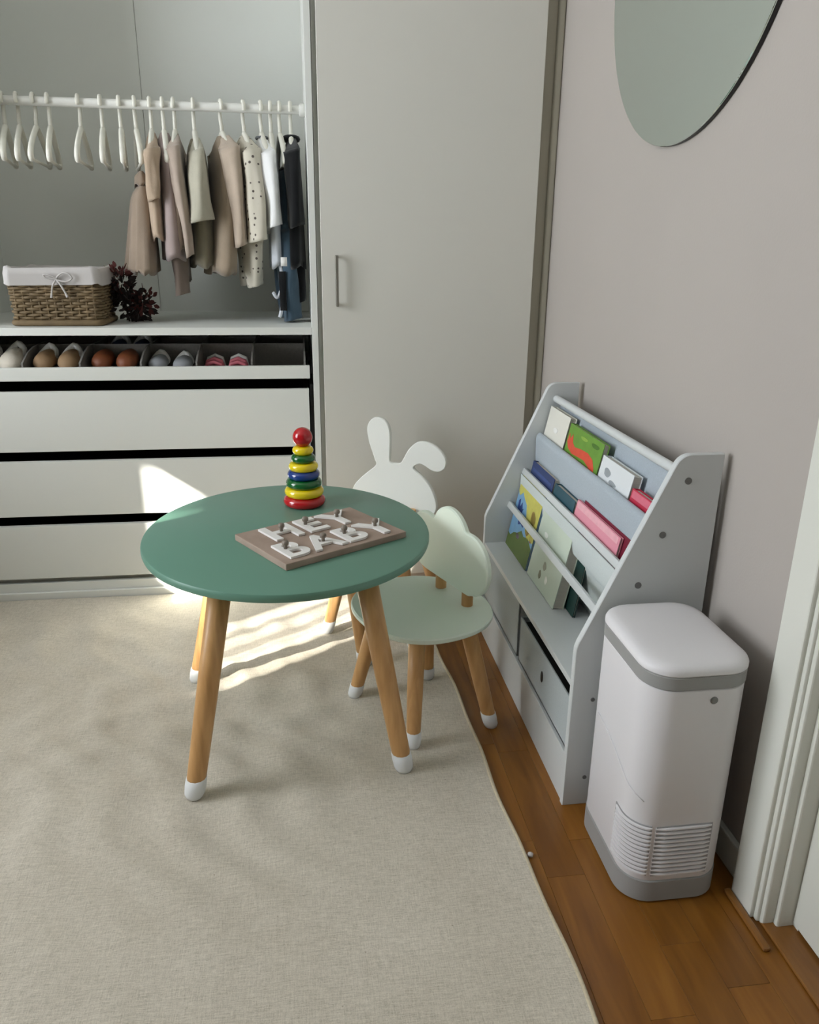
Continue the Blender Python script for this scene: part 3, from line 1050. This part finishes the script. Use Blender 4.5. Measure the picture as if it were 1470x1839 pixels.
# ------------------------------------------------------------------ table
TC, TR, TH = Vector((-0.042, 1.572)), 0.300, 0.475
RUGZ = 0.0065
tb = root('round_table', (TC.x, TC.y, RUGZ), 'round sage green children table with four splayed wooden legs', 'table')
n_ = 96
OV = 1.10
prof = [(TR - .006, TH - .018), (TR - .0015, TH - .0165), (TR, TH - .012), (TR, TH - .005), (TR - .0015, TH - .0015), (TR - .005, TH)]
rs = [[(TC.x + r * math.cos(2 * PI * j / n_), TC.y + OV * r * math.sin(2 * PI * j / n_), z) for j in range(n_)] for r, z in prof]
obj('table_top', rings(rs), M_MINT, tb, smooth=True)


def leg(foot, top, r_top, r_bot, caph, parent, zb, n=12):
    a, b = Vector((foot[0], foot[1], zb)), Vector(top)
    d = (b - a)
    L = d.length
    d.normalize()
    # octagonal-ish turned leg along d, cut level at the bottom by the rubber cap
    c0 = a + d * caph
    obj_l = obj('leg', tube([c0 - d * 0.004, c0, a + d * (L * .5), b], [r_bot, r_bot * 1.0, (r_bot + r_top) / 2 * 1.02, r_top], n), M_LEG, parent, smooth='all')
    cap = []
    for t, r in ((0.004, r_bot * 0.86), (0.009, r_bot * 1.06), (caph * .6, r_bot * 1.12), (caph, r_bot * 1.10), (caph + .0005, r_bot * 1.0)):
        p = a + d * t
        cap.append([(p.x + r * math.cos(2 * PI * j / 18), p.y + r * math.sin(2 * PI * j / 18), p.z if t > .005 else zb + .0004) for j in range(18)])
    obj('foot_cap', rings(cap), M_CAP, obj_l, smooth='all')
    return obj_l


for f_, t_ in (((-.243, 1.322), (-.165, 1.385)), ((.184, 1.355), (.105, 1.400)), ((-.290, 1.765), (-.185, 1.725)), ((.138, 1.800), (.085, 1.745))):
    leg(f_, (t_[0], t_[1], TH - .019), 0.0225, 0.0190, 0.041, tb, RUGZ)

# stacking toy
TT = (-0.006, 1.738)
toy = root('stacking_toy', (TT[0], TT[1], TH), 'tall rainbow ring stacking toy with a red ball on top', 'toy')


def torus_ring(R, z0, hgt):
    pr_ = []
    for k in range(13):
        a = -PI / 2 + PI * k / 12
        pr_.append((R - hgt * .5 + hgt * .5 * math.cos(a), z0 + hgt / 2 + hgt / 2 * math.sin(a)))
    return lathe(pr_, 40, (TT[0], TT[1], 0))


z = TH
for R, hh, m in ((.049, .0235, M_RED), (.0455, .0215, M_YEL), (.0415, .0210, M_GRN), (.0375, .0200, M_BLU), (.0340, .0195, M_YEL), (.0280, .0195, M_GRN), (.0240, .0195, M_YEL)):
    obj('ring', torus_ring(R, z, hh), m, toy, smooth='all')
    z += hh - 0.0006
br = 0.0228
obj('ball', lathe([(max(br * math.sin(PI * k / 16), .0002), z - .002 + br - br * math.cos(PI * k / 16)) for k in range(17)], 32, (TT[0], TT[1], 0)), M_RED, toy, smooth='all')

# ------------------------------------------------------------------ puzzle board and letters
PO, PU = Vector((-0.043, 1.345)), Vector((0.85, 0.526)).normalized()
PV = Vector((-PU.y, PU.x))
PM = Matrix(((PU.x, PV.x, 0, PO.x), (PU.y, PV.y, 0, PO.y), (0, 0, 1, TH), (0, 0, 0, 1)))
PW, PD, PT = 0.288, 0.202, 0.0135
pb = tag(obj('puzzle_board', xf(box(0, PW, 0, PD, 0, PT, 0.0015), PM), M_BOARD), 'taupe wooden puzzle board lying on the round green table', 'puzzle')


def letter(ch, u, v, size, label):
    cu = bpy.data.curves.new('letter', 'FONT')
    cu.body = ch
    cu.size = size
    cu.align_x = 'CENTER'
    cu.align_y = 'CENTER'
    cu.extrude = 0.0022
    cu.offset = size * (0.020 if ch in 'AB' else 0.028)
    tmp = bpy.data.objects.new('tmp_letter', cu)
    C.objects.link(tmp)
    dg = bpy.context.evaluated_depsgraph_get()
    me = bpy.data.meshes.new_from_object(tmp.evaluated_get(dg))
    bpy.data.objects.remove(tmp)
    Vv = np.array([x.co[:] for x in me.vertices])
    c = (Vv.min(0) + Vv.max(0)) / 2
    g = ([(x.co.x - c[0], x.co.y - c[1], x.co.z - c[2] + 0.0028) for x in me.vertices], [tuple(p.vertices) for p in me.polygons])
    bpy.data.meshes.remove(me)
    o = root('letter_piece', tuple(PM @ Vector((u, v, PT))), label, 'puzzle piece', 'letters of the puzzle board')
    M = PM @ Matrix.Translation((u, v, PT + 0.0001))
    obj('letter', xf(g, M), M_LETTER, o)
    zt = 0.0056
    dx = {'H': 0.0, 'E': -.012, 'Y': 0.0, 'B': -.012, 'A': 0.0}[ch]
    dy = {'H': 0.0, 'E': 0.004, 'Y': 0.004, 'B': 0.006, 'A': -.004}[ch]
    obj('peg', xf(lathe([(.0036, zt - .001), (.0036, zt + .006), (.0062, zt + .0075), (.0070, zt + .0115), (.0058, zt + .0155), (.0025, zt + .0170)], 16, (dx, dy, 0)), M), M_PEG, o, smooth='all')
    return o


LS = 0.104
letter('H', 0.078, 0.148, LS, 'white letter H starting the upper row of the puzzle')
letter('E', 0.150, 0.148, LS, 'white letter E in the upper row of the puzzle')
letter('Y', 0.218, 0.148, LS, 'white letter Y ending the upper row of the puzzle')
letter('B', 0.046, 0.052, LS, 'white letter B starting the lower row of the puzzle')
letter('A', 0.114, 0.052, LS, 'white letter A in the lower row of the puzzle')
letter('B', 0.184, 0.052, LS, 'white letter B between A and Y in the lower puzzle row')
letter('Y', 0.249, 0.052, LS, 'white letter Y ending the lower row of the puzzle')


# ------------------------------------------------------------------ chairs
def seat_geo(c, rx, ry, rot, z, t):
    out = []
    for k in range(72):
        a = 2 * PI * k / 72
        ca, sa = math.cos(a), math.sin(a)
        e = 2 / 2.25
        out.append((rx * math.copysign(abs(ca) ** e, ca), ry * math.copysign(abs(sa) ** e, sa)))
    return xf(slab(out, t, 0.003), Matrix.Translation((c[0], c[1], z - t)) @ Matrix.Rotation(rot, 4, 'Z'))


def back_matrix(c, ang, dist, z):
    """local x = across the back, local y = up, local z = pointing backwards (outline extruded that way)"""
    n = Vector((math.cos(ang), math.sin(ang), 0))
    w = Vector((math.sin(ang), -math.cos(ang), 0))
    p = Vector((c[0], c[1], z)) + n * dist
    return Matrix(((w.x, 0, n.x, p.x), (w.y, 0, n.y, p.y), (0, 1, 0, p.z), (0, 0, 0, 1)))


# cloud chair: outline of three overlapping lobes on a flat base
def cloud_outline():
    lobes = [(0.092, 0.385 - .275, 0.071), (0.008, 0.420 - .275, 0.074), (-0.092, 0.382 - .275, 0.073)]
    base = 0.309 - .275
    pts = []
    c = (0.0, 0.11)
    for k in range(160):
        a = -PI / 2 + 2 * PI * k / 160
        d = (math.cos(a), math.sin(a))
        best = 0
        for lx, ly, lr in lobes:
            ox, oy = c[0] - lx, c[1] - ly
            b = ox * d[0] + oy * d[1]
            q = b * b - (ox * ox + oy * oy - lr * lr)
            if q > 0:
                best = max(best, -b + math.sqrt(q))
        # flat lower edge between the outer lobes
        if d[1] < 0:
            tb_ = (base - c[1]) / d[1]
            if abs(c[0] + d[0] * tb_) < 0.10:
                best = max(best, tb_) if best < tb_ else min(best, tb_)
                best = tb_
        pts.append((c[0] + d[0] * best, c[1] + d[1] * best))
    # soften the notches between the lobes
    for _ in range(2):
        pts = [((pts[i - 1][0] + 2 * pts[i][0] + pts[(i + 1) % 160][0]) / 4, (pts[i - 1][1] + 2 * pts[i][1] + pts[(i + 1) % 160][1]) / 4) for i in range(160)]
    return pts


SEAT = 0.275
ccen, cang = (0.250, 1.585), 0.385
ch = root('cloud_chair', (ccen[0], ccen[1], RUGZ), 'small pale sage chair with a cloud shaped backrest, right of the table', 'chair', 'children chairs at the round table')
obj('seat', seat_geo(ccen, 0.153, 0.166, cang, SEAT, 0.013), M_PALE, ch, smooth=True)
MB_ = back_matrix((0.239, 1.599), cang, 0.080, SEAT)
obj('backrest', xf(slab(cloud_outline(), 0.014, 0.003), MB_), M_PALE, ch, smooth=True)
for w_ in (-0.046, 0.067):
    obj('support', xf(tube([(w_, -0.0005, .0175), (w_, 0.085, .0175)], 0.0132, 14), MB_), M_LEG, ch, smooth=True)
for f_, zz in (((.405, 1.495), 0.0005), ((.213, 1.430), RUGZ), ((.098, 1.648), RUGZ), ((.290, 1.712), RUGZ)):
    dx_, dy_ = f_[0] - ccen[0], f_[1] - ccen[1]
    leg(f_, (ccen[0] + dx_ * .60, ccen[1] + dy_ * .60, SEAT - .0135), 0.0190, 0.0160, 0.036, ch, zz)

# rabbit chair
RAB = [(-0.158, 0.368), (-0.137, 0.393), (-0.114, 0.414), (-0.088, 0.438), (-0.092, 0.455), (-0.099, 0.476), (-0.110, 0.509), (-0.115, 0.548), (-0.103, 0.572),
       (-0.084, 0.581), (-0.061, 0.575), (-0.046, 0.554), (-0.042, 0.521), (-0.043, 0.484), (-0.043, 0.454), (-0.030, 0.449), (-0.012, 0.451), (-0.001, 0.467),
       (0.015, 0.496), (0.037, 0.516), (0.061, 0.521), (0.089, 0.515), (0.114, 0.496), (0.128, 0.473), (0.125, 0.449), (0.107, 0.436), (0.085, 0.438),
       (0.063, 0.450), (0.047, 0.454), (0.030, 0.440), (0.054, 0.420), (0.079, 0.394), (0.096, 0.362), (0.103, 0.331), (0.097, 0.308), (0.080, 0.296),
       (0.045, 0.291), (-0.028, 0.290), (-0.100, 0.291), (-0.140, 0.298), (-0.160, 0.314), (-0.166, 0.340)]
rth = math.radians(27)
rn, rw = Vector((math.sin(rth), math.cos(rth))), Vector((math.cos(rth), -math.sin(rth)))
rcen = Vector((0.219, 2.045)) - rw * 0.012
RSEAT = 0.265
rc = root('rabbit_chair', (rcen.x, rcen.y, RUGZ), 'small white chair with a rabbit head backrest, one ear folded', 'chair', 'children chairs at the round table')
obj('seat', seat_geo(rcen, 0.150, 0.150, -rth, RSEAT, 0.013), M_RABBIT, rc, smooth=True)
out = spline(RAB, 4, True)
area = sum(out[i - 1][0] * out[i][1] - out[i][0] * out[i - 1][1] for i in range(len(out)))
if area < 0:
    out = out[::-1]
Mr = Matrix(((rw.x, 0, rn.x, 0.282), (rw.y, 0, rn.y, 2.159), (0, 1, 0, 0.0), (0, 0, 0, 1)))
obj('backrest', xf(slab(out, 0.014, 0.0025), Mr), M_RABBIT, rc, smooth=True)
for sx_ in (-0.085, 0.030):
    obj('support', xf(tube([(sx_, RSEAT - .0005, -.012), (sx_, RSEAT + .052, -.012)], 0.0125, 14), Mr), M_LEG, rc, smooth=True)
for a_, b_ in ((-.13, -.13), (.13, -.13), (-.13, .13), (.13, .13)):
    f_ = Vector((0.219, 2.045)) + rw * a_ + rn * b_
    t_ = rcen + (f_ - rcen) * .62
    leg((f_.x, f_.y), (t_.x, t_.y, RSEAT - .0135), 0.0190, 0.0160, 0.036, rc, RUGZ if f_.x < .33 else 0.0005)

# ------------------------------------------------------------------ bookcase
YN0, YN1, YF0, YF1 = 1.214, 1.229, 1.955, 1.970     # near and far side panels
BK = root('sling_bookcase', (0.6, 1.59, 0), 'white childrens bookcase with grey fabric slings against the wall', 'bookcase')
prof = [(0.720, 0.0), (0.720, 0.716)]
cxp, czp, rp_ = 0.660, 0.686, 0.030
for k in range(9):
    a = math.radians(90 + 68 * k / 8)
    prof.append((cxp + rp_ * math.cos(a), czp + rp_ * math.sin(a)))
prof += [(0.486, 0.362), (0.4825, 0.350), (0.482, 0.335), (0.482, 0.0)]


def panel(y0, y1):
    g = slab(prof, y1 - y0, 0.0015)
    return xf(g, Matrix(((1, 0, 0, 0), (0, 0, 1, y0), (0, 1, 0, 0), (0, 0, 0, 1))))


pn = obj('side_panel', panel(YN0, YN1), M_BOOKC, BK)
obj('side_panel', panel(YF0, YF1), M_BOOKC, BK)
for sxx, szz, rr_ in ((0.658, 0.669, .0062), (0.623, 0.570, .0062), (0.588, 0.474, .0062), (0.524, 0.240, .0042), (0.523, 0.064, .0042)):
    obj('screw', xf(lathe([(rr_, -0.0002), (rr_, .0012), (rr_ * .8, .0018), (rr_ * .35, .0012)], 16), Matrix.Translation((sxx, YN0, szz)) @ Matrix.Rotation(PI / 2, 4, 'X')), M_SCREW, pn, smooth=True)
yi0, yi1 = YN1, YF0
# base: plinth, bottom, shelf, back strip
obj('plinth', box(0.484, 0.496, yi0, yi1, 0.0, 0.112, 0.001), M_BOOKC, BK)
obj('bottom_board', box(0.4965, 0.712, yi0, yi1, 0.105, 0.1185, 0.001), M_BOOKC, BK)
obj('shelf', box(0.484, 0.712, yi0, yi1, 0.262, 0.275, 0.001), M_BOOKC, BK)
obj('back_board', box(0.712, 0.719, yi0, yi1, 0.0, 0.275), M_BOOKC, BK)
obj('bin_divider', box(0.520, 0.711, 1.586, 1.597, 0.1125, 0.2615), M_BOOKC, BK)
RODS = {'T': (0.660, 0.674), 'P1': (0.621, 0.574), 'R2': (0.584, 0.479), 'R3': (0.548, 0.386)}
sl = math.atan2(0.382, 1.0)
for kx, (rx_, rz_) in RODS.items():
    Mx = Matrix.Translation((rx_, 0, rz_)) @ Matrix.Rotation(sl, 4, 'Y')
    if kx in ('R2', 'R3'):
        obj('rail', xf(box(-.0055, .0055, yi0, yi1, -.0085, .0085, 0.003), Mx), M_BOOKC, BK, smooth=True)
    elif kx == 'T':
        obj('rail', xf(tube([(0, yi0, 0), (0, yi1, 0)], 0.0095, 16), Mx), M_BOOKC, BK, smooth=True)
    else:
        obj('rail', xf(tube([(0, yi0, 0), (0, yi1, 0)], 0.0062, 12), Mx), M_BOOKC, BK, smooth=True)


def sheet(path, y0, y1, t, m, name):
    """a fabric sling: an (x, z) path swept along the bookcase, with thickness"""
    P = spline(path, 5, False)
    n = len(P)
    off = []
    for i in range(n):
        a, b = P[max(i - 1, 0)], P[min(i + 1, n - 1)]
        d = Vector((b[0] - a[0], b[1] - a[1])).normalized()
        off.append((P[i][0] - d.y * t, P[i][1] + d.x * t))
    loop = P + off[::-1]
    rs = [[(px, yy, pz) for px, pz in loop] for yy in np.linspace(y0, y1, 3)]
    return obj(name, rings(rs), m, BK, smooth=True)


ys0, ys1 = yi0 + .004, yi1 - .004
# backs behind the books and the front lips
sheet([(0.6715, 0.672), (0.668, 0.630), (0.658, 0.570), (0.645, 0.520), (0.630, 0.500), (0.618, 0.502), (0.6135, 0.520), (0.6125, 0.550), (0.6125, 0.574), (0.621, 0.5825), (0.629, 0.574)], ys0, ys1, 0.0022, M_SLING, 'fabric_sling')
sheet([(0.6095, 0.500), (0.6115, 0.470), (0.611, 0.440), (0.606, 0.410), (0.595, 0.402), (0.582, 0.410), (0.5765, 0.435), (0.5765, 0.472)], ys0, ys1, 0.0022, M_SLINGW, 'fabric_sling')
sheet([(0.590, 0.400), (0.598, 0.370), (0.606, 0.330), (0.615, 0.277)], ys0, ys1, 0.0022, M_SLINGW, 'fabric_back')
# storage bins in the base
M_HOLE = M_BLACK


def bin_(y0, y1, ztop, label, hole):
    o = root('storage_bin', (0.6, (y0 + y1) / 2, 0.119), label, 'storage bin', 'fabric bins in the bookcase base')
    x0, x1, z0, t = 0.4868, 0.705, 0.1190, 0.004
    g = [box(x0, x0 + t, y0, y1, z0, ztop, .001), box(x1 - t, x1, y0, y1, z0, ztop), box(x0, x1, y0, y0 + t, z0, ztop), box(x0, x1, y1 - t, y1, z0, ztop), box(x0, x1, y0, y1, z0, z0 + t)]
    obj('fabric_box', join(*g), M_BIN, o)
    obj('dark_inner', box(x0 + t, x1 - t, y0 + t, y1 - t, ztop - .030, ztop - .012), M_GAPSHADE, o)  # dark slab painting the shade in the bin opening
    if hole:
        ym = hole[0]
        pts = [(ym + .0075 * math.cos(a), hole[1] + .013 * math.sin(a)) for a in np.linspace(0, 2 * PI, 24, endpoint=False)]
        obj('grip_hole', xf(slab(pts, 0.001, 0.0002), Matrix(((0, 0, 1, x0 - .0008), (1, 0, 0, 0), (0, 1, 0, 0), (0, 0, 0, 1)))), M_BLACK, o)
    return o


bin_(1.234, 1.583, 0.232, 'grey fabric bin in the bookcase base, nearest the white appliance', (1.405, 0.178))
bin_(1.600, 1.950, 0.258, 'grey fabric bin in the bookcase base behind the cloud chair', None)


# ------------------------------------------------------------------ books
def book(y0, y1, zt, hgt, th, xb, zb, tilt, m_cov, label, prints=(), group='picture books in the bookcase', pages=M_PAGE):
    """book leaning back by tilt; local x = along its width (towards the near end, -y), y = up, z = out of the front cover.
    (xb, zb) is the bottom edge of the front cover."""
    n = Vector((-math.cos(tilt), 0, math.sin(tilt)))       # facing the room
    upv = Vector((math.sin(tilt), 0, math.cos(tilt)))
    across = Vector((0, -1, 0))
    p = Vector((xb, y1, zb))
    M = Matrix(((across.x, upv.x, n.x, p.x), (across.y, upv.y, n.y, p.y), (across.z, upv.z, n.z, p.z), (0, 0, 0, 1)))
    w = y1 - y0
    o = root('picture_book', tuple(p), label, 'book', group)
    ct = 0.0018
    g = join(box(0, w, 0, hgt, -ct, 0, 0.0005, 1), box(0, w, 0, hgt, -th, -th + ct, 0.0005, 1), box(0, ct, 0, hgt, -th, 0, 0.0005, 1))
    cv = obj('cover', xf(g, M), m_cov, o)
    obj('pages', xf(box(ct, w - .003, 0.003, hgt - .003, -th + ct, -ct), M), pages, o)
    for nm, pts, mm in prints:
        q = [(a * w, b * hgt) for a, b in pts]
        ar = sum(q[i - 1][0] * q[i][1] - q[i][0] * q[i - 1][1] for i in range(len(q)))
        if ar < 0:
            q = q[::-1]
        obj(nm, xf(slab(q, 0.0004, 0.00005), M @ Matrix.Translation((0, 0, 0.0))), mm, cv)
    return o


def blob(cx_, cy_, rx, ry, n=18, wob=0.12, s=0):
    return [(cx_ + rx * math.cos(a) * (1 + wob * math.sin(3 * a + s)), cy_ + ry * math.sin(a) * (1 + wob * math.cos(2 * a + s))) for a in np.linspace(0, 2 * PI, n, endpoint=False)]


def pm(name, col):
    return mat('print_' + name, col, 0.5, 0.06, 60)


T1 = 0.20
c_white = mat('cover_white', (226, 224, 214), 0.5, 0.02)
c_green = mat('cover_green', (104, 150, 52), 0.45, 0.08, 40)
c_greyw = mat('cover_grey_white', (220, 224, 226), 0.5, 0.02)
c_red = mat('cover_red', (190, 40, 70), 0.45, 0.05)
c_navy = mat('cover_navy', (40, 58, 108), 0.45, 0.05)
c_teal = mat('cover_teal', (34, 78, 92), 0.45, 0.05)
c_pink = mat('cover_pink', (226, 148, 164), 0.45, 0.04)
c_dred = mat('cover_dark_red', (120, 30, 52), 0.45, 0.05)
c_sky = mat('cover_sky', (122, 168, 206), 0.45, 0.06, 40)
c_sage = mat('cover_sage', (200, 212, 196), 0.5, 0.03)
c_dgreen = mat('cover_dark_green', (22, 62, 58), 0.5, 0.05)


def leanbook(y0, y1, ztop, hgt, th, xtop, m_cov, label, prints=()):
    zb = ztop - hgt * math.cos(T1)
    xb = xtop - hgt * math.sin(T1)
    xb = (0.6185 + 0.204 * (zb - 0.530)) if ztop > 0.56 else (0.5830 + 0.204 * (zb - 0.435))
    if xtop > 1:
        xb += xtop - 1
    return book(y0, y1, ztop, hgt, th, xb, zb, T1, m_cov, label, prints)


# top sling
leanbook(1.792, 1.948, 0.657, 0.125, 0.018, 0.6465, c_white, 'plain white board book at the far end of the top sling',
         [('print', blob(.5, .60, .10, .06), pm('pale_dot', (236, 236, 232)))])
leanbook(1.560, 1.780, 0.648, 0.115, 0.014, 0.6435, c_green, 'green picture book with an orange red animal on its cover',
         [('print', [(.03, .62), (.05, .80), (.10, .70), (.15, .82), (.20, .66), (.28, .60), (.45, .64), (.66, .66), (.82, .60), (.90, .46), (.93, .26), (.82, .24), (.76, .42), (.60, .48), (.40, .46), (.24, .44), (.10, .50)], pm('orange_red', (214, 78, 52))),
          ('print', blob(.80, .86, .10, .05), pm('dark_leaf_green', (70, 112, 34))), ('print', blob(.48, .86, .10, .04), pm('lime', (140, 176, 70)))])
leanbook(1.388, 1.552, 0.628, 0.095, 0.020, 0.6355, c_greyw, 'white picture book with a grey sketch in the top sling',
         [('print', blob(.26, .70, .10, .10, s=1), pm('sketch_grey', (150, 156, 160))), ('print', blob(.48, .55, .12, .05, s=2), pm('sketch_grey', (150, 156, 160))), ('print', blob(.66, .44, .08, .05, s=3), pm('sketch_grey', (150, 156, 160)))])
leanbook(1.262, 1.380, 0.606, 0.070, 0.016, 0.6270, c_red, 'crimson red book at the near end of the top sling',
         [('print', [(.05, .75), (.95, .75), (.95, .96), (.05, .96)], pm('rose', (214, 110, 130)))])
# middle sling
leanbook(1.745, 1.925, 0.516, 0.080, 0.024, 0.5945, c_navy, 'thick navy blue book at the far end of the middle sling', [('print', [(.08, .70), (.92, .70), (.92, .80), (.08, .80)], pm('navy_band', (58, 78, 132)))])
leanbook(1.590, 1.735, 0.510, 0.074, 0.016, 0.5930, c_teal, 'dark teal book between the navy and the pink books')
leanbook(1.335, 1.580, 0.519, 0.082, 0.007, 0.5890, c_pink, 'slim pink book in front in the middle sling', [('print', [(.03, .80), (.97, .80), (.97, .97), (.03, .97)], pm('pale_pink', (236, 176, 186)))])
leanbook(1.310, 1.560, 0.523, 0.084, 0.009, 1.0085, c_dred, 'dark red book tucked behind the slim pink book')
# standing on the shelf behind the low rail
Tl = 0.20
hb = 0.200
book(1.748, 1.945, 0, hb, 0.006, 0.540, 0.2765, Tl, c_sky, 'tall blue and yellow picture book standing on the bookcase shelf',
     [('print', [(0, .78), (.08, .72), (.2, .80), (.32, .74), (.45, .70), (.55, .55), (.62, .40), (.75, .34), (1, .36), (1, 1), (0, 1)], pm('cover_yellow', (206, 200, 98))),
      ('print', [(0, 0), (1, 0), (1, .28), (.8, .36), (.62, .32), (.50, .36), (.36, .28), (.22, .24), (.1, .16), (0, .18)], pm('cover_meadow', (96, 116, 54))),
      ('print', blob(.80, .62, .10, .10, s=1), pm('cover_brown', (176, 132, 84))), ('print', blob(.70, .44, .09, .07, s=2), pm('cover_brown', (176, 132, 84))),
      ('print', blob(.90, .40, .06, .06, s=2), pm('cover_rust', (170, 84, 48))),
      ('print', [(.10, .66), (.16, .70), (.20, .60), (.26, .68), (.32, .60), (.36, .62), (.30, .50), (.24, .56), (.18, .50), (.12, .56)], pm('cover_lettering', (34, 62, 128))),
      ('print', [(.24, .48), (.34, .52), (.46, .46), (.54, .50), (.50, .40), (.40, .42), (.30, .38)], pm('cover_lettering', (34, 62, 128))),
      ('print', blob(.40, .25, .07, .04), pm('cover_lilac', (188, 160, 196)))])
book(1.525, 1.735, 0, hb, 0.026, 0.5405, 0.2765, Tl, c_sage, 'thick pale sage green book standing on the bookcase shelf',
     [('print', blob(.28, .62, .06, .035), pm('white_leaf', (236, 238, 230))), ('print', blob(.40, .48, .05, .03, s=1), pm('grey_leaf', (156, 158, 140))),
      ('print', blob(.48, .30, .05, .05, s=2), pm('grey_leaf', (156, 158, 140))), ('print', blob(.40, .16, .04, .05, s=2), pm('olive_leaf', (122, 122, 98))),
      ('print', blob(.62, .18, .04, .05, s=1), pm('white_leaf', (236, 238, 230)))])
book(1.480, 1.640, 0, hb * .92, 0.006, 0.572, 0.2765, 0.15, c_dgreen, 'thin dark green book standing behind the pale sage book')

# ------------------------------------------------------------------ white appliance (air purifier)
AP = root('air_purifier', (0.593, 1.078, 0), 'tall white air purifier with grey bands beside the bookcase', 'air purifier')
ax0, ax1, ay0, ay1, ar_ = 0.506, 0.682, 0.962, 1.192, 0.050


def rr_rings(spec, n=9):
    rs = []
    for ins, z in spec:
        rs.append([(x, y, z) for x, y in rrect(ax0 + ins, ax1 - ins, ay0 + ins, ay1 - ins, max(ar_ - ins, .012), n)])
    return rings(rs)


obj('base_band', rr_rings([(.003, .0006), (-.001, .004), (-.001, .044), (.0015, .0455)]), M_PURG, AP, smooth=True)
body = obj('body', rr_rings([(.0015, .0458), (.0005, .048), (.0005, .409), (.002, .4105)]), M_PUR, AP, smooth=True)
obj('top_band', rr_rings([(.002, .4107), (-.0005, .4125), (-.0005, .433), (.001, .4345)]), M_PURG, AP, smooth=True)
obj('lid', rr_rings([(.001, .4348), (-.001, .437), (-.001, .4425), (.0015, .4475), (.007, .4515), (.016, .4535), (.03, .4545)]), M_PUR, AP, smooth=True)
# round button on the front
obj('button', xf(lathe([(.0062, 0), (.0062, .0014), (.0050, .0022), (.002, .0020)], 20), Matrix.Translation((0.612, ay0 + .0006, .392)) @ Matrix.Rotation(PI / 2, 4, 'X')), M_SCREW, body, smooth=True)


def perim(a0, a1, n):
    """points and normals along the left face, near-left corner and front face; parameter in metres from the corner start"""
    out = []
    lc = ar_ * PI / 2
    for s in np.linspace(a0, a1, n):
        if s < 0:
            out.append((ax0, ay0 + ar_ - s, -1, 0))
        elif s < lc:
            a = PI + s / ar_
            out.append((ax0 + ar_ + ar_ * math.cos(a), ay0 + ar_ + ar_ * math.sin(a), math.cos(a), math.sin(a)))
        else:
            out.append((ax0 + ar_ + (s - lc), ay0, 0, -1))
    return out


def strip(a0, a1, n, z, hh, pr_):
    rs = []
    pts = perim(a0, a1, n)
    for i, (px, py, nx, ny) in enumerate(pts):
        e = pr_ if 0 < i < n - 1 else 0.0006
        rs.append([(px - nx * .0008, py - ny * .0008, z - hh), (px + nx * e, py + ny * e, z - hh * .55), (px + nx * e, py + ny * e, z + hh * .55), (px - nx * .0008, py - ny * .0008, z + hh)])
    return rings(rs)


M_GRILLE = mat('grille_gap_shade', (150, 149, 150), 0.6, 0.02)  # flat grey strip painting the shade between the louvers
for a0, a1, n_ in ((-0.019, 0.063, 16), (0.070, 0.167, 8)):
    rs = [[(px - nx * .0005, py - ny * .0005, .0565), (px + nx * .0006, py + ny * .0006, .0570), (px + nx * .0006, py + ny * .0006, .1575), (px - nx * .0005, py - ny * .0005, .1580)] for px, py, nx, ny in perim(a0, a1, n_)]
    obj('grille_gap_shade', rings(rs), M_GRILLE, body)
for k in range(12):
    z = 0.061 + k * 0.0084
    obj('louver', strip(-0.020 + 0.0003 * k, 0.064, 16, z, .0024, .0040), M_PUR, body, smooth=True)
    obj('louver', strip(0.069, 0.168 - 0.0002 * k, 8, z, .0024, .0040), M_PUR, body, smooth=True)
# curved seam that sweeps over the left face
seam = []
for s in np.linspace(-0.13, 0.045, 24):
    t = (s + 0.13) / 0.175
    px, py, nx, ny = perim(s, s, 1)[0]
    seam.append((px + nx * .0004, py + ny * .0004, .262 - .060 * t ** 1.6 + 0.0))
obj('seam', tube(seam, 0.0008, 6), M_PUR, body, smooth='all')

# ------------------------------------------------------------------ mirror on the right wall
MC, MR_ = (1.575, 1.612), 0.372
mr = root('round_mirror', (WX, MC[0], MC[1]), 'large round frameless mirror with black edge hanging on the wall', 'mirror')
Mm = Matrix(((0, 0, -1, WX - 0.0005), (1, 0, 0, MC[0]), (0, 1, 0, MC[1]), (0, 0, 0, 1)))
obj('backing', xf(lathe([(MR_ - .004, 0.0), (MR_ - .001, .0012), (MR_ - .001, .0075), (MR_ - .003, .0080)], 128), Mm), M_BLACKEDGE, mr, smooth=True)
obj('glass', xf(lathe([(MR_ - .0012, .0082), (MR_ - .0012, .0096), (MR_ - .002, .0104)], 128), Mm), M_MIRROR, mr, smooth=True)

# tiny lint ball by the rug
tag(obj('lint_ball', xf(lathe([(max(.0052 * math.sin(PI * k / 8) * (1 + .15 * math.sin(k * 3)), .0002), .0050 - .0048 * math.cos(PI * k / 8)) for k in range(9)], 12),
                        Matrix.Translation((0.381, 1.088, 0.0002))), M_LINER, smooth='all'), 'tiny white lint ball on the oak floor by the rug edge', 'lint')
